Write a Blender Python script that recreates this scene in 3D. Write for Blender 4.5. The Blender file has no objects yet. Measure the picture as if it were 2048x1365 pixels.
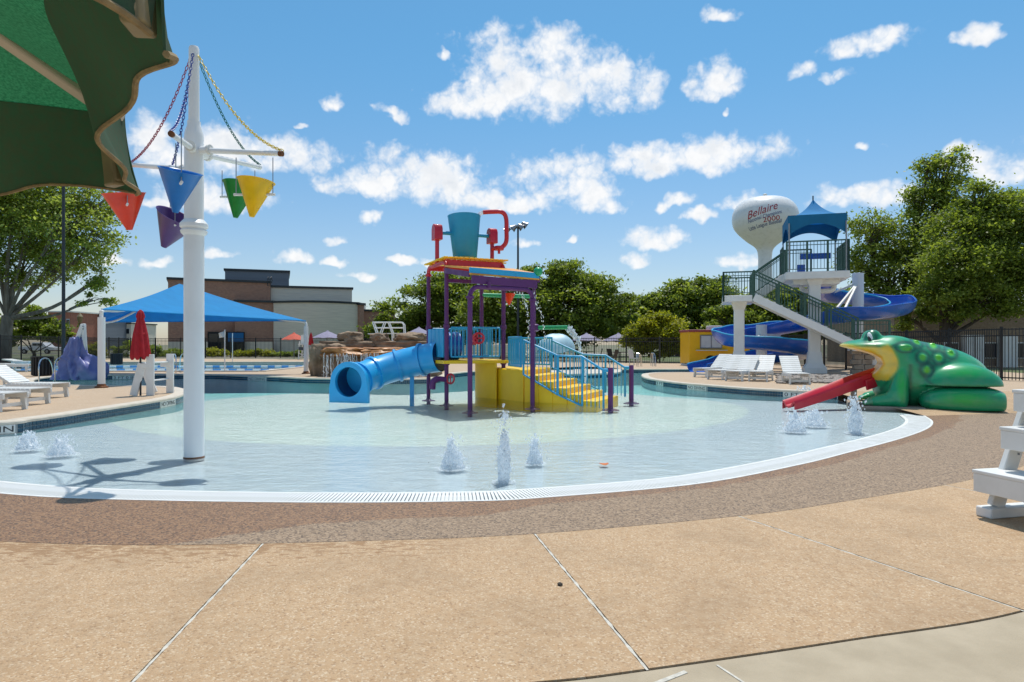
import bpy, math, random
import numpy as np
from mathutils import Vector, Matrix, noise as mnoise
R = math.radians
random.seed(7); rng = np.random.default_rng(7)
sc = bpy.context.scene
col = sc.collection
# ------------------------------------------------------------------ camera
F, HZ, CH = 1330.0, 690.0, 1.5          # focal length in px of a 2048 px wide frame, horizon row, eye height
cam = bpy.data.cameras.new('camera'); cam_o = bpy.data.objects.new('camera', cam); col.objects.link(cam_o)
cam_o.location = (0, 0, CH); cam_o.rotation_euler = (R(90), 0, 0)
cam.sensor_width = 36; cam.lens = 36*F/2048; cam.shift_y = (HZ-682.5)/2048
cam.clip_start = 0.05; cam.clip_end = 6000
sc.camera = cam_o
# ------------------------------------------------------------------ light
SUN_EL, SUN_AZ = 70.5, 15
sl = bpy.data.lights.new('sun', 'SUN'); sl.energy = 2.8; sl.angle = R(0.53); sl.color = (1, .955, .88)
so = bpy.data.objects.new('sun', sl); col.objects.link(so)
so.rotation_euler = (R(-(90-SUN_EL)), 0, R(-SUN_AZ)); so.location = (5, 20, 40)
sc.view_settings.view_transform = 'Standard'; sc.view_settings.look = 'None'
sc.view_settings.exposure = 0.48; sc.view_settings.gamma = 1

# ------------------------------------------------------------------ node helpers
class S:
    """a socket with arithmetic; every operation adds a Math node"""
    def __init__(s, nt, sock): s.nt, s.s = nt, sock
    def op(s, o, *a):
        n = s.nt.nodes.new('ShaderNodeMath'); n.operation = o
        for i, v in enumerate((s,)+a):
            if isinstance(v, S): s.nt.links.new(v.s, n.inputs[i])
            else: n.inputs[i].default_value = v
        return S(s.nt, n.outputs[0])
    def __add__(s, o): return s.op('ADD', o)
    def __sub__(s, o): return s.op('SUBTRACT', o)
    def __mul__(s, o): return s.op('MULTIPLY', o)
    def __truediv__(s, o): return s.op('DIVIDE', o)
    def max(s, o): return s.op('MAXIMUM', o)
    def min(s, o): return s.op('MINIMUM', o)
    def step(s, a, b):
        n = s.nt.nodes.new('ShaderNodeMapRange'); n.interpolation_type = 'SMOOTHSTEP'
        s.nt.links.new(s.s, n.inputs[0]); n.inputs[1].default_value = a; n.inputs[2].default_value = b
        return S(s.nt, n.outputs[0])
def setin(nt, sock, v):
    if isinstance(v, S): nt.links.new(v.s, sock)
    elif hasattr(v, 'is_output'): nt.links.new(v, sock)
    else: sock.default_value = v
def tex_noise(nt, vec, scale, detail=4, rough=.55, color=False):
    n = nt.nodes.new('ShaderNodeTexNoise'); n.inputs['Scale'].default_value = scale
    n.inputs['Detail'].default_value = detail; n.inputs['Roughness'].default_value = rough
    if vec is not None: nt.links.new(vec, n.inputs['Vector'])
    return n.outputs['Color'] if color else S(nt, n.outputs[0])
def mixc(nt, f, a, b, mode='MIX'):
    n = nt.nodes.new('ShaderNodeMix'); n.data_type = 'RGBA'; n.blend_type = mode
    setin(nt, n.inputs[0], f)
    for i, v in ((6, a), (7, b)):
        if isinstance(v, (tuple, list)): v = tuple(v)[:3]+(1,)
        setin(nt, n.inputs[i], v)
    return n.outputs[2]
def objvec(nt, sc_=None):
    n = nt.nodes.new('ShaderNodeTexCoord'); v = n.outputs['Object']
    if sc_:
        m = nt.nodes.new('ShaderNodeMapping'); m.inputs['Scale'].default_value = sc_
        nt.links.new(v, m.inputs[0]); v = m.outputs[0]
    return v

# ------------------------------------------------------------------ world: sky and cumulus clouds by direction
w = bpy.data.worlds.new('World'); sc.world = w; w.use_nodes = True
nt = w.node_tree; nt.nodes.clear()
w.cycles.sampling_method = 'MANUAL'; w.cycles.sample_map_resolution = 256
wo = nt.nodes.new('ShaderNodeOutputWorld'); bg = nt.nodes.new('ShaderNodeBackground'); bg.inputs[1].default_value = .15
sky = nt.nodes.new('ShaderNodeTexSky'); sky.sky_type = 'NISHITA'; sky.sun_disc = False
sky.sun_elevation = R(SUN_EL); sky.sun_rotation = R(SUN_AZ); sky.air_density = 1.0; sky.dust_density = .6; sky.ozone_density = 2.0
tc = nt.nodes.new('ShaderNodeTexCoord'); gen = tc.outputs['Generated']
sep = nt.nodes.new('ShaderNodeSeparateXYZ'); nt.links.new(gen, sep.inputs[0])
dx, dy, dz = (S(nt, sep.outputs[i]) for i in range(3))
az = dx.op('ARCTAN2', dy); el = dz.op('ARCSINE')
wc = nt.nodes.new('ShaderNodeSeparateColor'); nt.links.new(tex_noise(nt, gen, 16, 3, .6, True), wc.inputs[0])
az2 = az + (S(nt, wc.outputs[0])-.5)*.075
el2 = el + (S(nt, wc.outputs[1])-.5)*.05
CL = [(1060,150,125,80,1),(965,198,95,34,1),(1165,135,60,50,1),(1075,98,60,40,1),(1242,172,72,58,1),(1445,155,48,46,.9),(1425,190,32,20,.7),
 (1735,84,85,32,.75),(1598,137,30,18,.6),(1668,150,45,14,.6),(1950,72,42,20,.75),(1390,315,150,36,1),(1285,305,75,24,.8),
 (815,352,92,60,1),(752,372,90,26,1),(905,365,78,52,.95),(965,392,65,26,.8),(1120,362,92,60,1),(1050,398,75,26,.9),(1195,392,55,32,.9),
 (330,290,75,62,1),(455,300,65,55,1),(575,312,85,38,.95),(430,390,130,50,.6),(1985,330,80,46,.9),(1905,300,32,18,.6),
 (1710,392,95,34,.8),(1500,402,70,24,.6),(745,436,25,14,.8),(668,480,25,13,.8),(675,525,25,13,.85),(595,514,36,20,.7),(795,522,36,11,.75),
 (440,506,42,16,.7),(320,525,24,13,.8),(238,523,32,12,.7),(1350,398,30,18,.75),(1392,432,30,16,.8),(1312,475,60,28,.8),(1272,520,36,20,.75),
 (1042,487,32,11,.7),(1440,20,46,20,.7),(780,222,36,14,.7),(682,205,24,26,.5),(895,105,18,22,.45),(1735,288,32,15,.5),(1460,225,14,14,.4),
 (860,520,24,10,.6),(720,552,40,14,.5),(1150,470,24,12,.4),(1480,520,70,18,.5),(610,255,22,9,.5),(330,400,70,20,.5)]
cbv = nt.nodes.new('ShaderNodeCombineXYZ'); nt.links.new(az2.s, cbv.inputs[0]); nt.links.new(el2.s, cbv.inputs[1])
def vm(op, a, *rest):
    n = nt.nodes.new('ShaderNodeVectorMath'); n.operation = op; nt.links.new(a, n.inputs[0])
    for i, r_ in enumerate(rest):
        if hasattr(r_, 'is_output'): nt.links.new(r_, n.inputs[i+1])
        else: n.inputs[i+1].default_value = r_
    return n.outputs['Value'] if op in ('LENGTH', 'DOT_PRODUCT') else n.outputs[0]
fmin = None
for (px, py, rx, ry, wt) in CL:
    a = math.atan((px-1024)/F); e = math.atan((HZ-py)/F*math.cos(a)); k = math.cos(a)**1.3/F; sq = math.sqrt(wt)
    ku, kv = 1/(rx*k*1.22*sq), 1/(ry*k*1.25*sq)
    p = vm('MULTIPLY_ADD', cbv.outputs[0], (ku, kv, 0), (-a*ku, -(e-ry*k*.25)*kv, 0))
    f = S(nt, vm('LENGTH', vm('MAXIMUM', p, vm('MULTIPLY', p, (1, -1.75, 0)))))
    fmin = f if fmin is None else fmin.min(f)
field = fmin*fmin*-.9+.9
# the same kind of clouds over the unseen sky, made denser for fill light
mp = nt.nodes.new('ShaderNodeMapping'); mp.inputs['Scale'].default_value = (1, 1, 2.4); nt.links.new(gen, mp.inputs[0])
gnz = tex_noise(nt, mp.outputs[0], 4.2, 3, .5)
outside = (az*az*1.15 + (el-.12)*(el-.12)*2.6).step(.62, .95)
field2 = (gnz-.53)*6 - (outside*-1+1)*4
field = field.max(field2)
nz = tex_noise(nt, gen, 22, 7, .58)
wrp = nt.nodes.new('ShaderNodeVectorMath'); wrp.operation = 'MULTIPLY_ADD'; nt.links.new(tex_noise(nt, gen, 55, 2, .5, True), wrp.inputs[0]); wrp.inputs[1].default_value = (.02, .02, .02); nt.links.new(gen, wrp.inputs[2])
def billow(off):
    m_ = nt.nodes.new('ShaderNodeMapping'); m_.inputs['Location'].default_value = off; nt.links.new(wrp.outputs[0], m_.inputs[0])
    vo_ = nt.nodes.new('ShaderNodeTexVoronoi'); vo_.inputs['Scale'].default_value = 34; vo_.normalize = True; vo_.inputs['Detail'].default_value = 2; vo_.inputs['Roughness'].default_value = .6; vo_.inputs['Lacunarity'].default_value = 2.3; nt.links.new(m_.outputs[0], vo_.inputs['Vector']); return S(nt, vo_.outputs['Distance'])
bil = billow((0, 0, 0))
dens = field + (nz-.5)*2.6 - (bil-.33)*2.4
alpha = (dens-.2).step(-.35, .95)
core = (dens-.3).step(0, 1.5)
hor = (el-.0).step(-.02, .46)
skc = mixc(nt, 1.0, sky.outputs[0], mixc(nt, hor, (.54, .53, .56), (.33, .60, .66)), 'MULTIPLY')
shade = (bil*1.2+(nz-.5)*1.6).step(.22, .75)
ccol = mixc(nt, shade*core.max(.2)*.9, (4.8, 4.8, 4.8), (3.35, 3.6, 3.9))
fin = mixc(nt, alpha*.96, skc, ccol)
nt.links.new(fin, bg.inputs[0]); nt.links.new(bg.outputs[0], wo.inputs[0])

# ------------------------------------------------------------------ materials
M = {}
def mat(name, c, rough=.6, c2=None, scale=6, detail=5, bump=0, bscale=None, metal=0, contrast=(.3, .7), sc3=None, coat=0, spec=.5, trans=0, rough2=None):
    m = bpy.data.materials.new(name); m.use_nodes = True; nt = m.node_tree; b = nt.nodes['Principled BSDF']
    b.inputs['Roughness'].default_value = rough; b.inputs['Metallic'].default_value = metal
    b.inputs['Specular IOR Level'].default_value = spec; b.inputs['Coat Weight'].default_value = coat
    v = objvec(nt, sc3)
    c2 = c2 or tuple(x*.88 for x in c)
    if coat and rough2 is None: rough2 = rough+.22
    n = tex_noise(nt, v, scale, detail); f = n.step(*contrast)
    nt.links.new(mixc(nt, f, c, c2), b.inputs['Base Color'])
    if rough2 is not None:
        mr = (f*(rough2-rough))+rough; nt.links.new(mr.s, b.inputs['Roughness'])
    if bump:
        bn = nt.nodes.new('ShaderNodeBump'); bn.inputs['Strength'].default_value = bump; bn.inputs['Distance'].default_value = .02
        nn = tex_noise(nt, v, bscale or scale*4, 4, .6); nt.links.new(nn.s, bn.inputs['Height']); nt.links.new(bn.outputs[0], b.inputs['Normal'])
    if trans:
        tr = nt.nodes.new('ShaderNodeBsdfTranslucent'); nt.links.new(mixc(nt, f, c, c2), tr.inputs[0])
        mx = nt.nodes.new('ShaderNodeMixShader'); mx.inputs[0].default_value = trans
        nt.links.new(b.outputs[0], mx.inputs[1]); nt.links.new(tr.outputs[0], mx.inputs[2])
        nt.links.new(mx.outputs[0], nt.nodes['Material Output'].inputs[0])
    M[name] = m
    return m
def aggregate(name, base, light, dark, cell=90, stain=(.30, .19, .10), stain_amt=.55, damp=False):
    """exposed aggregate: pebbles of varied tone in a matrix"""
    m = bpy.data.materials.new(name); m.use_nodes = True; nt = m.node_tree; b = nt.nodes['Principled BSDF']; v = objvec(nt)
    vo = nt.nodes.new('ShaderNodeTexVoronoi'); vo.inputs['Scale'].default_value = cell; nt.links.new(v, vo.inputs['Vector'])
    sp = nt.nodes.new('ShaderNodeSeparateColor'); nt.links.new(vo.outputs['Color'], sp.inputs[0])
    r, g_ = S(nt, sp.outputs[0]), S(nt, sp.outputs[1])
    c = mixc(nt, r.step(.78, .93)*.8, base, light); c = mixc(nt, g_.step(.76, .95)*.7, c, dark)
    n1 = tex_noise(nt, v, 1.3, 7, .66).step(.40, .70); c = mixc(nt, n1*stain_amt, c, stain)
    n2 = tex_noise(nt, v, 14, 4, .6).step(.35, .7); c = mixc(nt, n2*.22, c, light)
    if damp:      # drips carried off the wet path onto the slabs
        sx = nt.nodes.new('ShaderNodeSeparateXYZ'); nt.links.new(v, sx.inputs[0]); px_, py_ = S(nt, sx.outputs[0]), S(nt, sx.outputs[1])
        mk = (tex_noise(nt, objvec(nt, (1, 2.2, 1)), 9, 5, .6)+py_.step(.35, 1.05)*.16+px_.step(-.4, -3.4)*.07).step(.66, .70)*py_.step(.1, .6)*px_.step(.1, -1.0)
        c = mixc(nt, mk*.65, c, (.25, .13, .05))
    nt.links.new(c, b.inputs['Base Color']); b.inputs['Roughness'].default_value = .8
    bn = nt.nodes.new('ShaderNodeBump'); bn.inputs['Strength'].default_value = .5; bn.inputs['Distance'].default_value = .006
    d = S(nt, vo.outputs['Distance'])*-1+1; nt.links.new(d.s, bn.inputs['Height']); nt.links.new(bn.outputs[0], b.inputs['Normal'])
    M[name] = m; return m
aggregate('aggregate', (.44, .283, .152), (.60, .47, .32), (.26, .15, .075), 100, damp=True)
aggregate('far_deck', (.46, .33, .215), (.54, .44, .32), (.34, .23, .14), 60, (.37, .25, .15), .3)
mat('concrete', (.45, .37, .26), .85, (.37, .30, .205), 3, bump=.25, bscale=120)
mat('joint_fill', (.62, .58, .50), .8, (.45, .42, .36), 30)
mat('joint_gap', (.05, .04, .03), .9)
mat('coping', (.62, .55, .45), .7, (.52, .45, .36), 4, bump=.2, bscale=60)
mat('white_plastic', (.78, .78, .76), .42, (.70, .70, .67), 3)
mat('white_gutter', (.80, .80, .78), .5, (.68, .68, .64), 5)
mat('white_paint', (.80, .80, .79), .35, (.70, .70, .68), 1.2, contrast=(.45, .8))
mat('off_white', (.72, .70, .65), .55, (.60, .57, .51), 1.5, contrast=(.4, .8))
mat('rust', (.25, .09, .03), .85, (.12, .05, .02), 20)
mat('chrome', (.62, .63, .64), .18, metal=1)
mat('black_metal', (.012, .013, .015), .45)
mat('dark_pole', (.02, .026, .032), .4)
mat('tile', (.018, .085, .14), .15, (.012, .055, .095), 3, contrast=(.42, .58))
mat('grout', (.33, .36, .37), .8)
mat('sign_tile', (.70, .70, .66), .3)
mat('ink', (.02, .02, .022), .6)
mat('pool_wall', (.30, .52, .55), .6, (.24, .45, .48), 2)
mat('blue_fabric', (.015, .36, .72), .75, (.013, .32, .66), 2, trans=.45)
mat('teal_fabric', (.012, .21, .42), .75, (.01, .18, .37), 2, trans=.3)
mat('red_fabric', (.55, .02, .03), .75, (.45, .015, .025), 8, trans=.25)
mat('coral_fabric', (.75, .16, .10), .8, trans=.3)
mat('lavender_fabric', (.40, .37, .50), .8, trans=.3)
mat('paleblue', (.42, .62, .70), .5)
mat('tarp', (.12, .135, .33), .42, (.17, .185, .40), 3)
mat('purple', (.105, .014, .13), .4, (.09, .012, .11), 2, coat=.08)
mat('play_red', (.55, .008, .03), .28, (.48, .007, .025), 2, coat=.3)
mat('play_yellow', (.95, .60, .010), .42, (.88, .53, .008), 2)
mat('play_orange', (.82, .36, .03), .4, (.75, .30, .025), 2)
mat('sky_blue', (.02, .36, .66), .35, (.018, .32, .58), 2, coat=.1)
mat('tube_blue', (.02, .39, .80), .25, (.017, .34, .72), 1.5, coat=.2)
mat('bucket_teal', (.006, .31, .58), .35, (.005, .275, .52), 2, coat=.1)
mat('play_green', (.01, .33, .13), .35)
mat('flume_blue', (.006, .12, .54), .22, (.005, .09, .44), 1.2, coat=.3)
mat('tower_green', (.035, .10, .075), .5)
mat('cone_red', (.78, .06, .015), .3, (.68, .045, .012), 5, trans=.25)
mat('cone_blue', (.006, .20, .60), .3, (.005, .17, .52), 5, trans=.2)
mat('cone_yellow', (.88, .62, .008), .3, (.80, .53, .006), 5, trans=.25)
mat('cone_green', (.008, .27, .04), .3, (.006, .22, .03), 5, trans=.25)
mat('cone_purple', (.085, .02, .17), .3, (.07, .016, .14), 5, trans=.2)
mat('trailer_yellow', (.85, .48, .006), .35, (.80, .44, .006), 2)
mat('maroon', (.30, .05, .06), .5)
mat('shutter', (.55, .57, .58), .5, (.48, .50, .52), 4)
mat('glass_dark', (.012, .018, .025), .08)
mat('glass_blue', (.02, .14, .36), .12)
mat('rubber', (.015, .015, .015), .8)
mat('car_white', (.75, .76, .78), .25, coat=.5)
mat('grey_metal', (.20, .21, .23), .5)
mat('box_grey', (.17, .19, .22), .55, (.145, .16, .19), .5, sc3=(.1, .1, 3))
mat('cream_brick', (.74, .66, .55), .85, (.64, .57, .48), 2.2, sc3=(.25, .25, 3.5), bump=.15)
mat('red_brick', (.40, .16, .10), .85, (.30, .12, .08), 2)
mat('stone', (.36, .29, .22), .85, (.26, .20, .15), 4, bump=.5, bscale=14)
mat('rock', (.34, .235, .15), .8, (.15, .10, .06), 2.2, 8, bump=.9, bscale=7)
mat('rock_wet', (.50, .22, .07), .45, (.25, .10, .03), 2.5, 8, bump=.9, bscale=7)
mat('bark', (.11, .085, .065), .9, (.055, .042, .032), 5, bump=.8, bscale=16, sc3=(1, 1, .25))
mat('bark_light', (.23, .20, .16), .9, (.12, .10, .075), 3, bump=.6, bscale=16, sc3=(1, 1, .3))
mat('grass', (.065, .105, .022), .9, (.10, .125, .035), 1.2, 8, bump=.6, bscale=30)
mat('road', (.09, .09, .09), .9); mat('terrain', (.085, .115, .035), .9, (.22, .19, .14), .05, 6, contrast=(.42, .58))
mat('gravel', (.36, .32, .28), .9, (.20, .17, .15), 12)
mat('plaque', (.05, .06, .08), .5)
mat('leaf_orange', (.60, .16, .03), .7)
mat('dark_shade', (.02, .02, .022), .9)
mat('chain_red', (.35, .01, .05), .4); mat('chain_blue', (.01, .04, .30), .4)
mat('chain_green', (.005, .16, .13), .4); mat('chain_yellow', (.80, .60, .02), .4)
mat('steel', (.33, .33, .34), .35, metal=.8)
def brick(name, c1, c2, mortar, scale):
    m = bpy.data.materials.new(name); m.use_nodes = True; nt = m.node_tree; b = nt.nodes['Principled BSDF']; b.inputs['Roughness'].default_value = .9
    t = nt.nodes.new('ShaderNodeTexCoord'); sp = nt.nodes.new('ShaderNodeSeparateXYZ'); nt.links.new(t.outputs['Object'], sp.inputs[0])
    cb = nt.nodes.new('ShaderNodeCombineXYZ'); nt.links.new((S(nt, sp.outputs[0])+S(nt, sp.outputs[1])*.9).s, cb.inputs[0]); nt.links.new(sp.outputs[2], cb.inputs[1])
    bt = nt.nodes.new('ShaderNodeTexBrick'); nt.links.new(cb.outputs[0], bt.inputs['Vector'])
    bt.inputs['Color1'].default_value = c1+(1,); bt.inputs['Color2'].default_value = c2+(1,); bt.inputs['Mortar'].default_value = mortar+(1,)
    bt.inputs['Scale'].default_value = scale; bt.inputs['Mortar Size'].default_value = .02
    n = tex_noise(nt, t.outputs['Object'], 6, 6).step(.3, .7)
    nt.links.new(mixc(nt, n*.5, bt.outputs[0], c2), b.inputs['Base Color']); M[name] = m
brick('brown_brick', (.44, .22, .15), (.30, .15, .105), (.40, .32, .25), 1.6)
brick('tan_brick', (.36, .26, .18), (.24, .165, .11), (.33, .28, .22), 3)

def leafmat(name, a, b_, c):
    m = bpy.data.materials.new(name); m.use_nodes = True; nt = m.node_tree; b = nt.nodes['Principled BSDF']
    at = nt.nodes.new('ShaderNodeAttribute'); at.attribute_name = 'tone'
    r = nt.nodes.new('ShaderNodeValToRGB'); nt.links.new(at.outputs['Fac'], r.inputs[0])
    e = r.color_ramp.elements; e[0].color = a+(1,); e[0].position = .1; e[1].color = c+(1,); e[1].position = .95
    k = e.new(.5); k.color = b_+(1,)
    nt.links.new(r.outputs[0], b.inputs['Base Color']); b.inputs['Roughness'].default_value = .5; b.inputs['Specular IOR Level'].default_value = .35
    tr = nt.nodes.new('ShaderNodeBsdfTranslucent'); nt.links.new(mixc(nt, 1, r.outputs[0], (1.7, 1.7, .8), 'MULTIPLY'), tr.inputs[0])
    mx = nt.nodes.new('ShaderNodeMixShader'); mx.inputs[0].default_value = .5
    nt.links.new(b.outputs[0], mx.inputs[1]); nt.links.new(tr.outputs[0], mx.inputs[2]); nt.links.new(mx.outputs[0], nt.nodes['Material Output'].inputs[0])
    M[name] = m
leafmat('leaf_oak', (.10, .135, .02), (.19, .25, .04), (.32, .37, .08))
leafmat('leaf_light', (.13, .17, .03), (.24, .30, .06), (.38, .43, .13))
leafmat('leaf_yellow', (.16, .18, .012), (.27, .28, .018), (.40, .38, .04))

def water_mat(name, tint, bump=.42, scale=6.0):
    """clear shallow water: see-through by fresnel, mirror of the sky at a slant, rippled"""
    m = bpy.data.materials.new(name); m.use_nodes = True; nt = m.node_tree; nt.nodes.remove(nt.nodes['Principled BSDF'])
    v = objvec(nt, (1, 1.9, 1))
    n1 = tex_noise(nt, v, scale*.45, 3, .6); n2 = tex_noise(nt, v, scale*2.6, 5, .65)
    bn = nt.nodes.new('ShaderNodeBump'); bn.inputs['Strength'].default_value = bump; bn.inputs['Distance'].default_value = .05
    nt.links.new((n1*1.6+n2*.8).s, bn.inputs['Height'])
    fr = nt.nodes.new('ShaderNodeFresnel'); fr.inputs[0].default_value = 1.33; nt.links.new(bn.outputs[0], fr.inputs['Normal'])
    tr = nt.nodes.new('ShaderNodeBsdfTransparent'); tr.inputs[0].default_value = tint+(1,)
    gl = nt.nodes.new('ShaderNodeBsdfGlossy'); gl.inputs['Roughness'].default_value = .06; nt.links.new(bn.outputs[0], gl.inputs['Normal'])
    mx = nt.nodes.new('ShaderNodeMixShader'); nt.links.new(fr.outputs[0], mx.inputs[0])
    nt.links.new(tr.outputs[0], mx.inputs[1]); nt.links.new(gl.outputs[0], mx.inputs[2]); nt.links.new(mx.outputs[0], nt.nodes['Material Output'].inputs[0])
    M[name] = m
water_mat('water', (.93, .985, .99))
water_mat('lap_water', (.80, .95, .98), .2, 3)
def foam_mat(name, op):
    m = bpy.data.materials.new(name); m.use_nodes = True; nt = m.node_tree; b = nt.nodes['Principled BSDF']
    b.inputs['Base Color'].default_value = (.86, .90, .93, 1); b.inputs['Roughness'].default_value = .25
    tl = nt.nodes.new('ShaderNodeBsdfTranslucent'); tl.inputs[0].default_value = (.85, .9, .94, 1)
    m1 = nt.nodes.new('ShaderNodeMixShader'); m1.inputs[0].default_value = .5; nt.links.new(b.outputs[0], m1.inputs[1]); nt.links.new(tl.outputs[0], m1.inputs[2])
    tr = nt.nodes.new('ShaderNodeBsdfTransparent'); n = tex_noise(nt, objvec(nt), 45, 4, .65).step(.25, .75)
    mx = nt.nodes.new('ShaderNodeMixShader'); nt.links.new((n*(1-op)).s, mx.inputs[0])
    nt.links.new(m1.outputs[0], mx.inputs[1]); nt.links.new(tr.outputs[0], mx.inputs[2]); nt.links.new(mx.outputs[0], nt.nodes['Material Output'].inputs[0])
    M[name] = m
foam_mat('foam', .6); foam_mat('spray', .0)
# pool floor: pale blue apron, cream-green disc round the play tower, turquoise beyond
m = bpy.data.materials.new('pool_floor'); m.use_nodes = True; nt = m.node_tree; b = nt.nodes['Principled BSDF']; b.inputs['Roughness'].default_value = .7
v = objvec(nt); sp = nt.nodes.new('ShaderNodeSeparateXYZ'); nt.links.new(v, sp.inputs[0])
X, Y = S(nt, sp.outputs[0]), S(nt, sp.outputs[1])
n = tex_noise(nt, v, .7, 6, .6); n2 = tex_noise(nt, objvec(nt, (1, 2.4, 1)), 6, 6, .7); n3 = tex_noise(nt, v, 45, 3, .6)  # n2 streaks and n3 specks paint ripple and caustic light into the floor colour
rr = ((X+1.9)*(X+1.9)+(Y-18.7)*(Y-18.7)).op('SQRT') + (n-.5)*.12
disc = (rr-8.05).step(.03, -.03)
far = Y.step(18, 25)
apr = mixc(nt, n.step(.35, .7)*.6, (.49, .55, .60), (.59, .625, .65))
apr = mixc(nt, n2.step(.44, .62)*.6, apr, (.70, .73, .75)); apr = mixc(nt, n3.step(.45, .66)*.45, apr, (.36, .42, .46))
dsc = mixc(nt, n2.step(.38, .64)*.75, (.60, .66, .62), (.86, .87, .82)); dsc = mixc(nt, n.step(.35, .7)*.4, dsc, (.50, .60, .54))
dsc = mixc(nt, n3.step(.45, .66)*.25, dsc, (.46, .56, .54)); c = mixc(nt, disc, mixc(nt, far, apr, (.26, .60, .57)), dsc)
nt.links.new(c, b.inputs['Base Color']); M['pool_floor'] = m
mat('lap_floor', (.22, .52, .70), .6, (.26, .56, .73), 3); mat('float_blue', (.08, .30, .62), .5)
# pebbled rubber surfacing, darker where the splash keeps it wet
m = bpy.data.materials.new('rubber_pebble'); m.use_nodes = True; nt = m.node_tree; b = nt.nodes['Principled BSDF']; v = objvec(nt)
vo = nt.nodes.new('ShaderNodeTexVoronoi'); vo.inputs['Scale'].default_value = 62; nt.links.new(v, vo.inputs['Vector'])
sp = nt.nodes.new('ShaderNodeSeparateColor'); nt.links.new(vo.outputs['Color'], sp.inputs[0]); r = S(nt, sp.outputs[0]); g2 = S(nt, sp.outputs[1])
dry = mixc(nt, r.step(.2, .9), (.24, .165, .105), (.37, .265, .175)); dry = mixc(nt, g2.step(.72, .9)*.8, dry, (.11, .08, .06))
wet = mixc(nt, r.step(.2, .9), (.19, .097, .044), (.31, .175, .085)); wet = mixc(nt, g2.step(.7, .9)*.85, wet, (.075, .045, .028))
at = nt.nodes.new('ShaderNodeAttribute'); at.attribute_name = 'wet'
wf = (S(nt, at.outputs['Fac']) + (tex_noise(nt, v, 1.6, 6, .6)-.5)*.9).step(.42, .58)
nt.links.new(mixc(nt, wf, dry, wet), b.inputs['Base Color']); nt.links.new((wf*-.25+.85).s, b.inputs['Roughness'])
bn = nt.nodes.new('ShaderNodeBump'); bn.inputs['Strength'].default_value = .7; bn.inputs['Distance'].default_value = .008
nt.links.new((S(nt, vo.outputs['Distance'])*-1+1).s, bn.inputs['Height']); nt.links.new(bn.outputs[0], b.inputs['Normal']); M['rubber_pebble'] = m
def vcol(name, rough=.3, coat=.4):
    m = bpy.data.materials.new(name); m.use_nodes = True; nt = m.node_tree; b = nt.nodes['Principled BSDF']
    at = nt.nodes.new('ShaderNodeAttribute'); at.attribute_name = 'paint'
    n = tex_noise(nt, objvec(nt), 5, 6).step(.4, .75)
    nt.links.new(mixc(nt, n*.22, at.outputs['Color'], (.16, .30, .20)), b.inputs['Base Color']); b.inputs['Roughness'].default_value = rough; b.inputs['Coat Weight'].default_value = coat
    M[name] = m
vcol('frog_paint', .33, .35)
# umbrella cloth: woven mesh lit through from above
m = bpy.data.materials.new('green_mesh_cloth'); m.use_nodes = True; nt = m.node_tree; b = nt.nodes['Principled BSDF']; v = objvec(nt)
wv = nt.nodes.new('ShaderNodeTexNoise'); wv.inputs['Scale'].default_value = 170; wv.inputs['Detail'].default_value = 2; nt.links.new(v, wv.inputs['Vector'])
nn = S(nt, wv.outputs[0]).step(.3, .7); n4 = tex_noise(nt, v, 3, 4).step(.3, .75)
c = mixc(nt, nn, (.05, .165, .11), (.11, .29, .20)); c = mixc(nt, n4*.4, c, (.08, .19, .13))
nt.links.new(c, b.inputs['Base Color']); b.inputs['Roughness'].default_value = .85
tr = nt.nodes.new('ShaderNodeBsdfTranslucent'); nt.links.new(mixc(nt, 1, c, (1.5, 1.7, 1.5), 'MULTIPLY'), tr.inputs[0])
mx = nt.nodes.new('ShaderNodeMixShader'); mx.inputs[0].default_value = .62
nt.links.new(b.outputs[0], mx.inputs[1]); nt.links.new(tr.outputs[0], mx.inputs[2]); nt.links.new(mx.outputs[0], nt.nodes['Material Output'].inputs[0]); M['green_mesh_cloth'] = m
mat('cloth_band', (.10, .20, .12), .9, (.13, .18, .11), 60, trans=.6)
mat('cloth_hem', (.30, .22, .11), .9, (.20, .14, .07), 40)
mat('rib_tan', (.62, .53, .43), .5, (.55, .46, .37), 3)
mat('brass', (.30, .24, .12), .5, (.20, .15, .08), 9)

# ------------------------------------------------------------------ geometry helpers
def g(px, py, z=0.0):
    """point of the level plane at height z seen at this row and column"""
    Yd = F*(CH-z)/(py-HZ); return Vector(((px-1024)/F*Yd, Yd, z))
def q(px, py, Yd): return Vector(((px-1024)/F*Yd, Yd, CH+(HZ-py)/F*Yd))
def wl(o):
    p = Vector((0, 0, 0))
    while o is not None: p += o.location; o = o.parent
    return p
def cr(pts, n=8, closed=False):
    """catmull-rom through points"""
    P = [Vector(p) for p in pts]; out = []; L = len(P)
    rngi = range(L if closed else L-1)
    for i in rngi:
        p1, p2 = P[i], P[(i+1) % L]
        p0 = P[i-1] if (i > 0 or closed) else p1*2-p2
        p3 = P[(i+2) % L] if (i+2 < L or closed) else p2*2-p1
        for k in range(n):
            t = k/n
            out.append(.5*((2*p1)+(p2-p0)*t+(2*p0-5*p1+4*p2-p3)*t*t+(3*p1-p0-3*p2+p3)*t**3))
    if not closed: out.append(P[-1])
    return out
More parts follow.
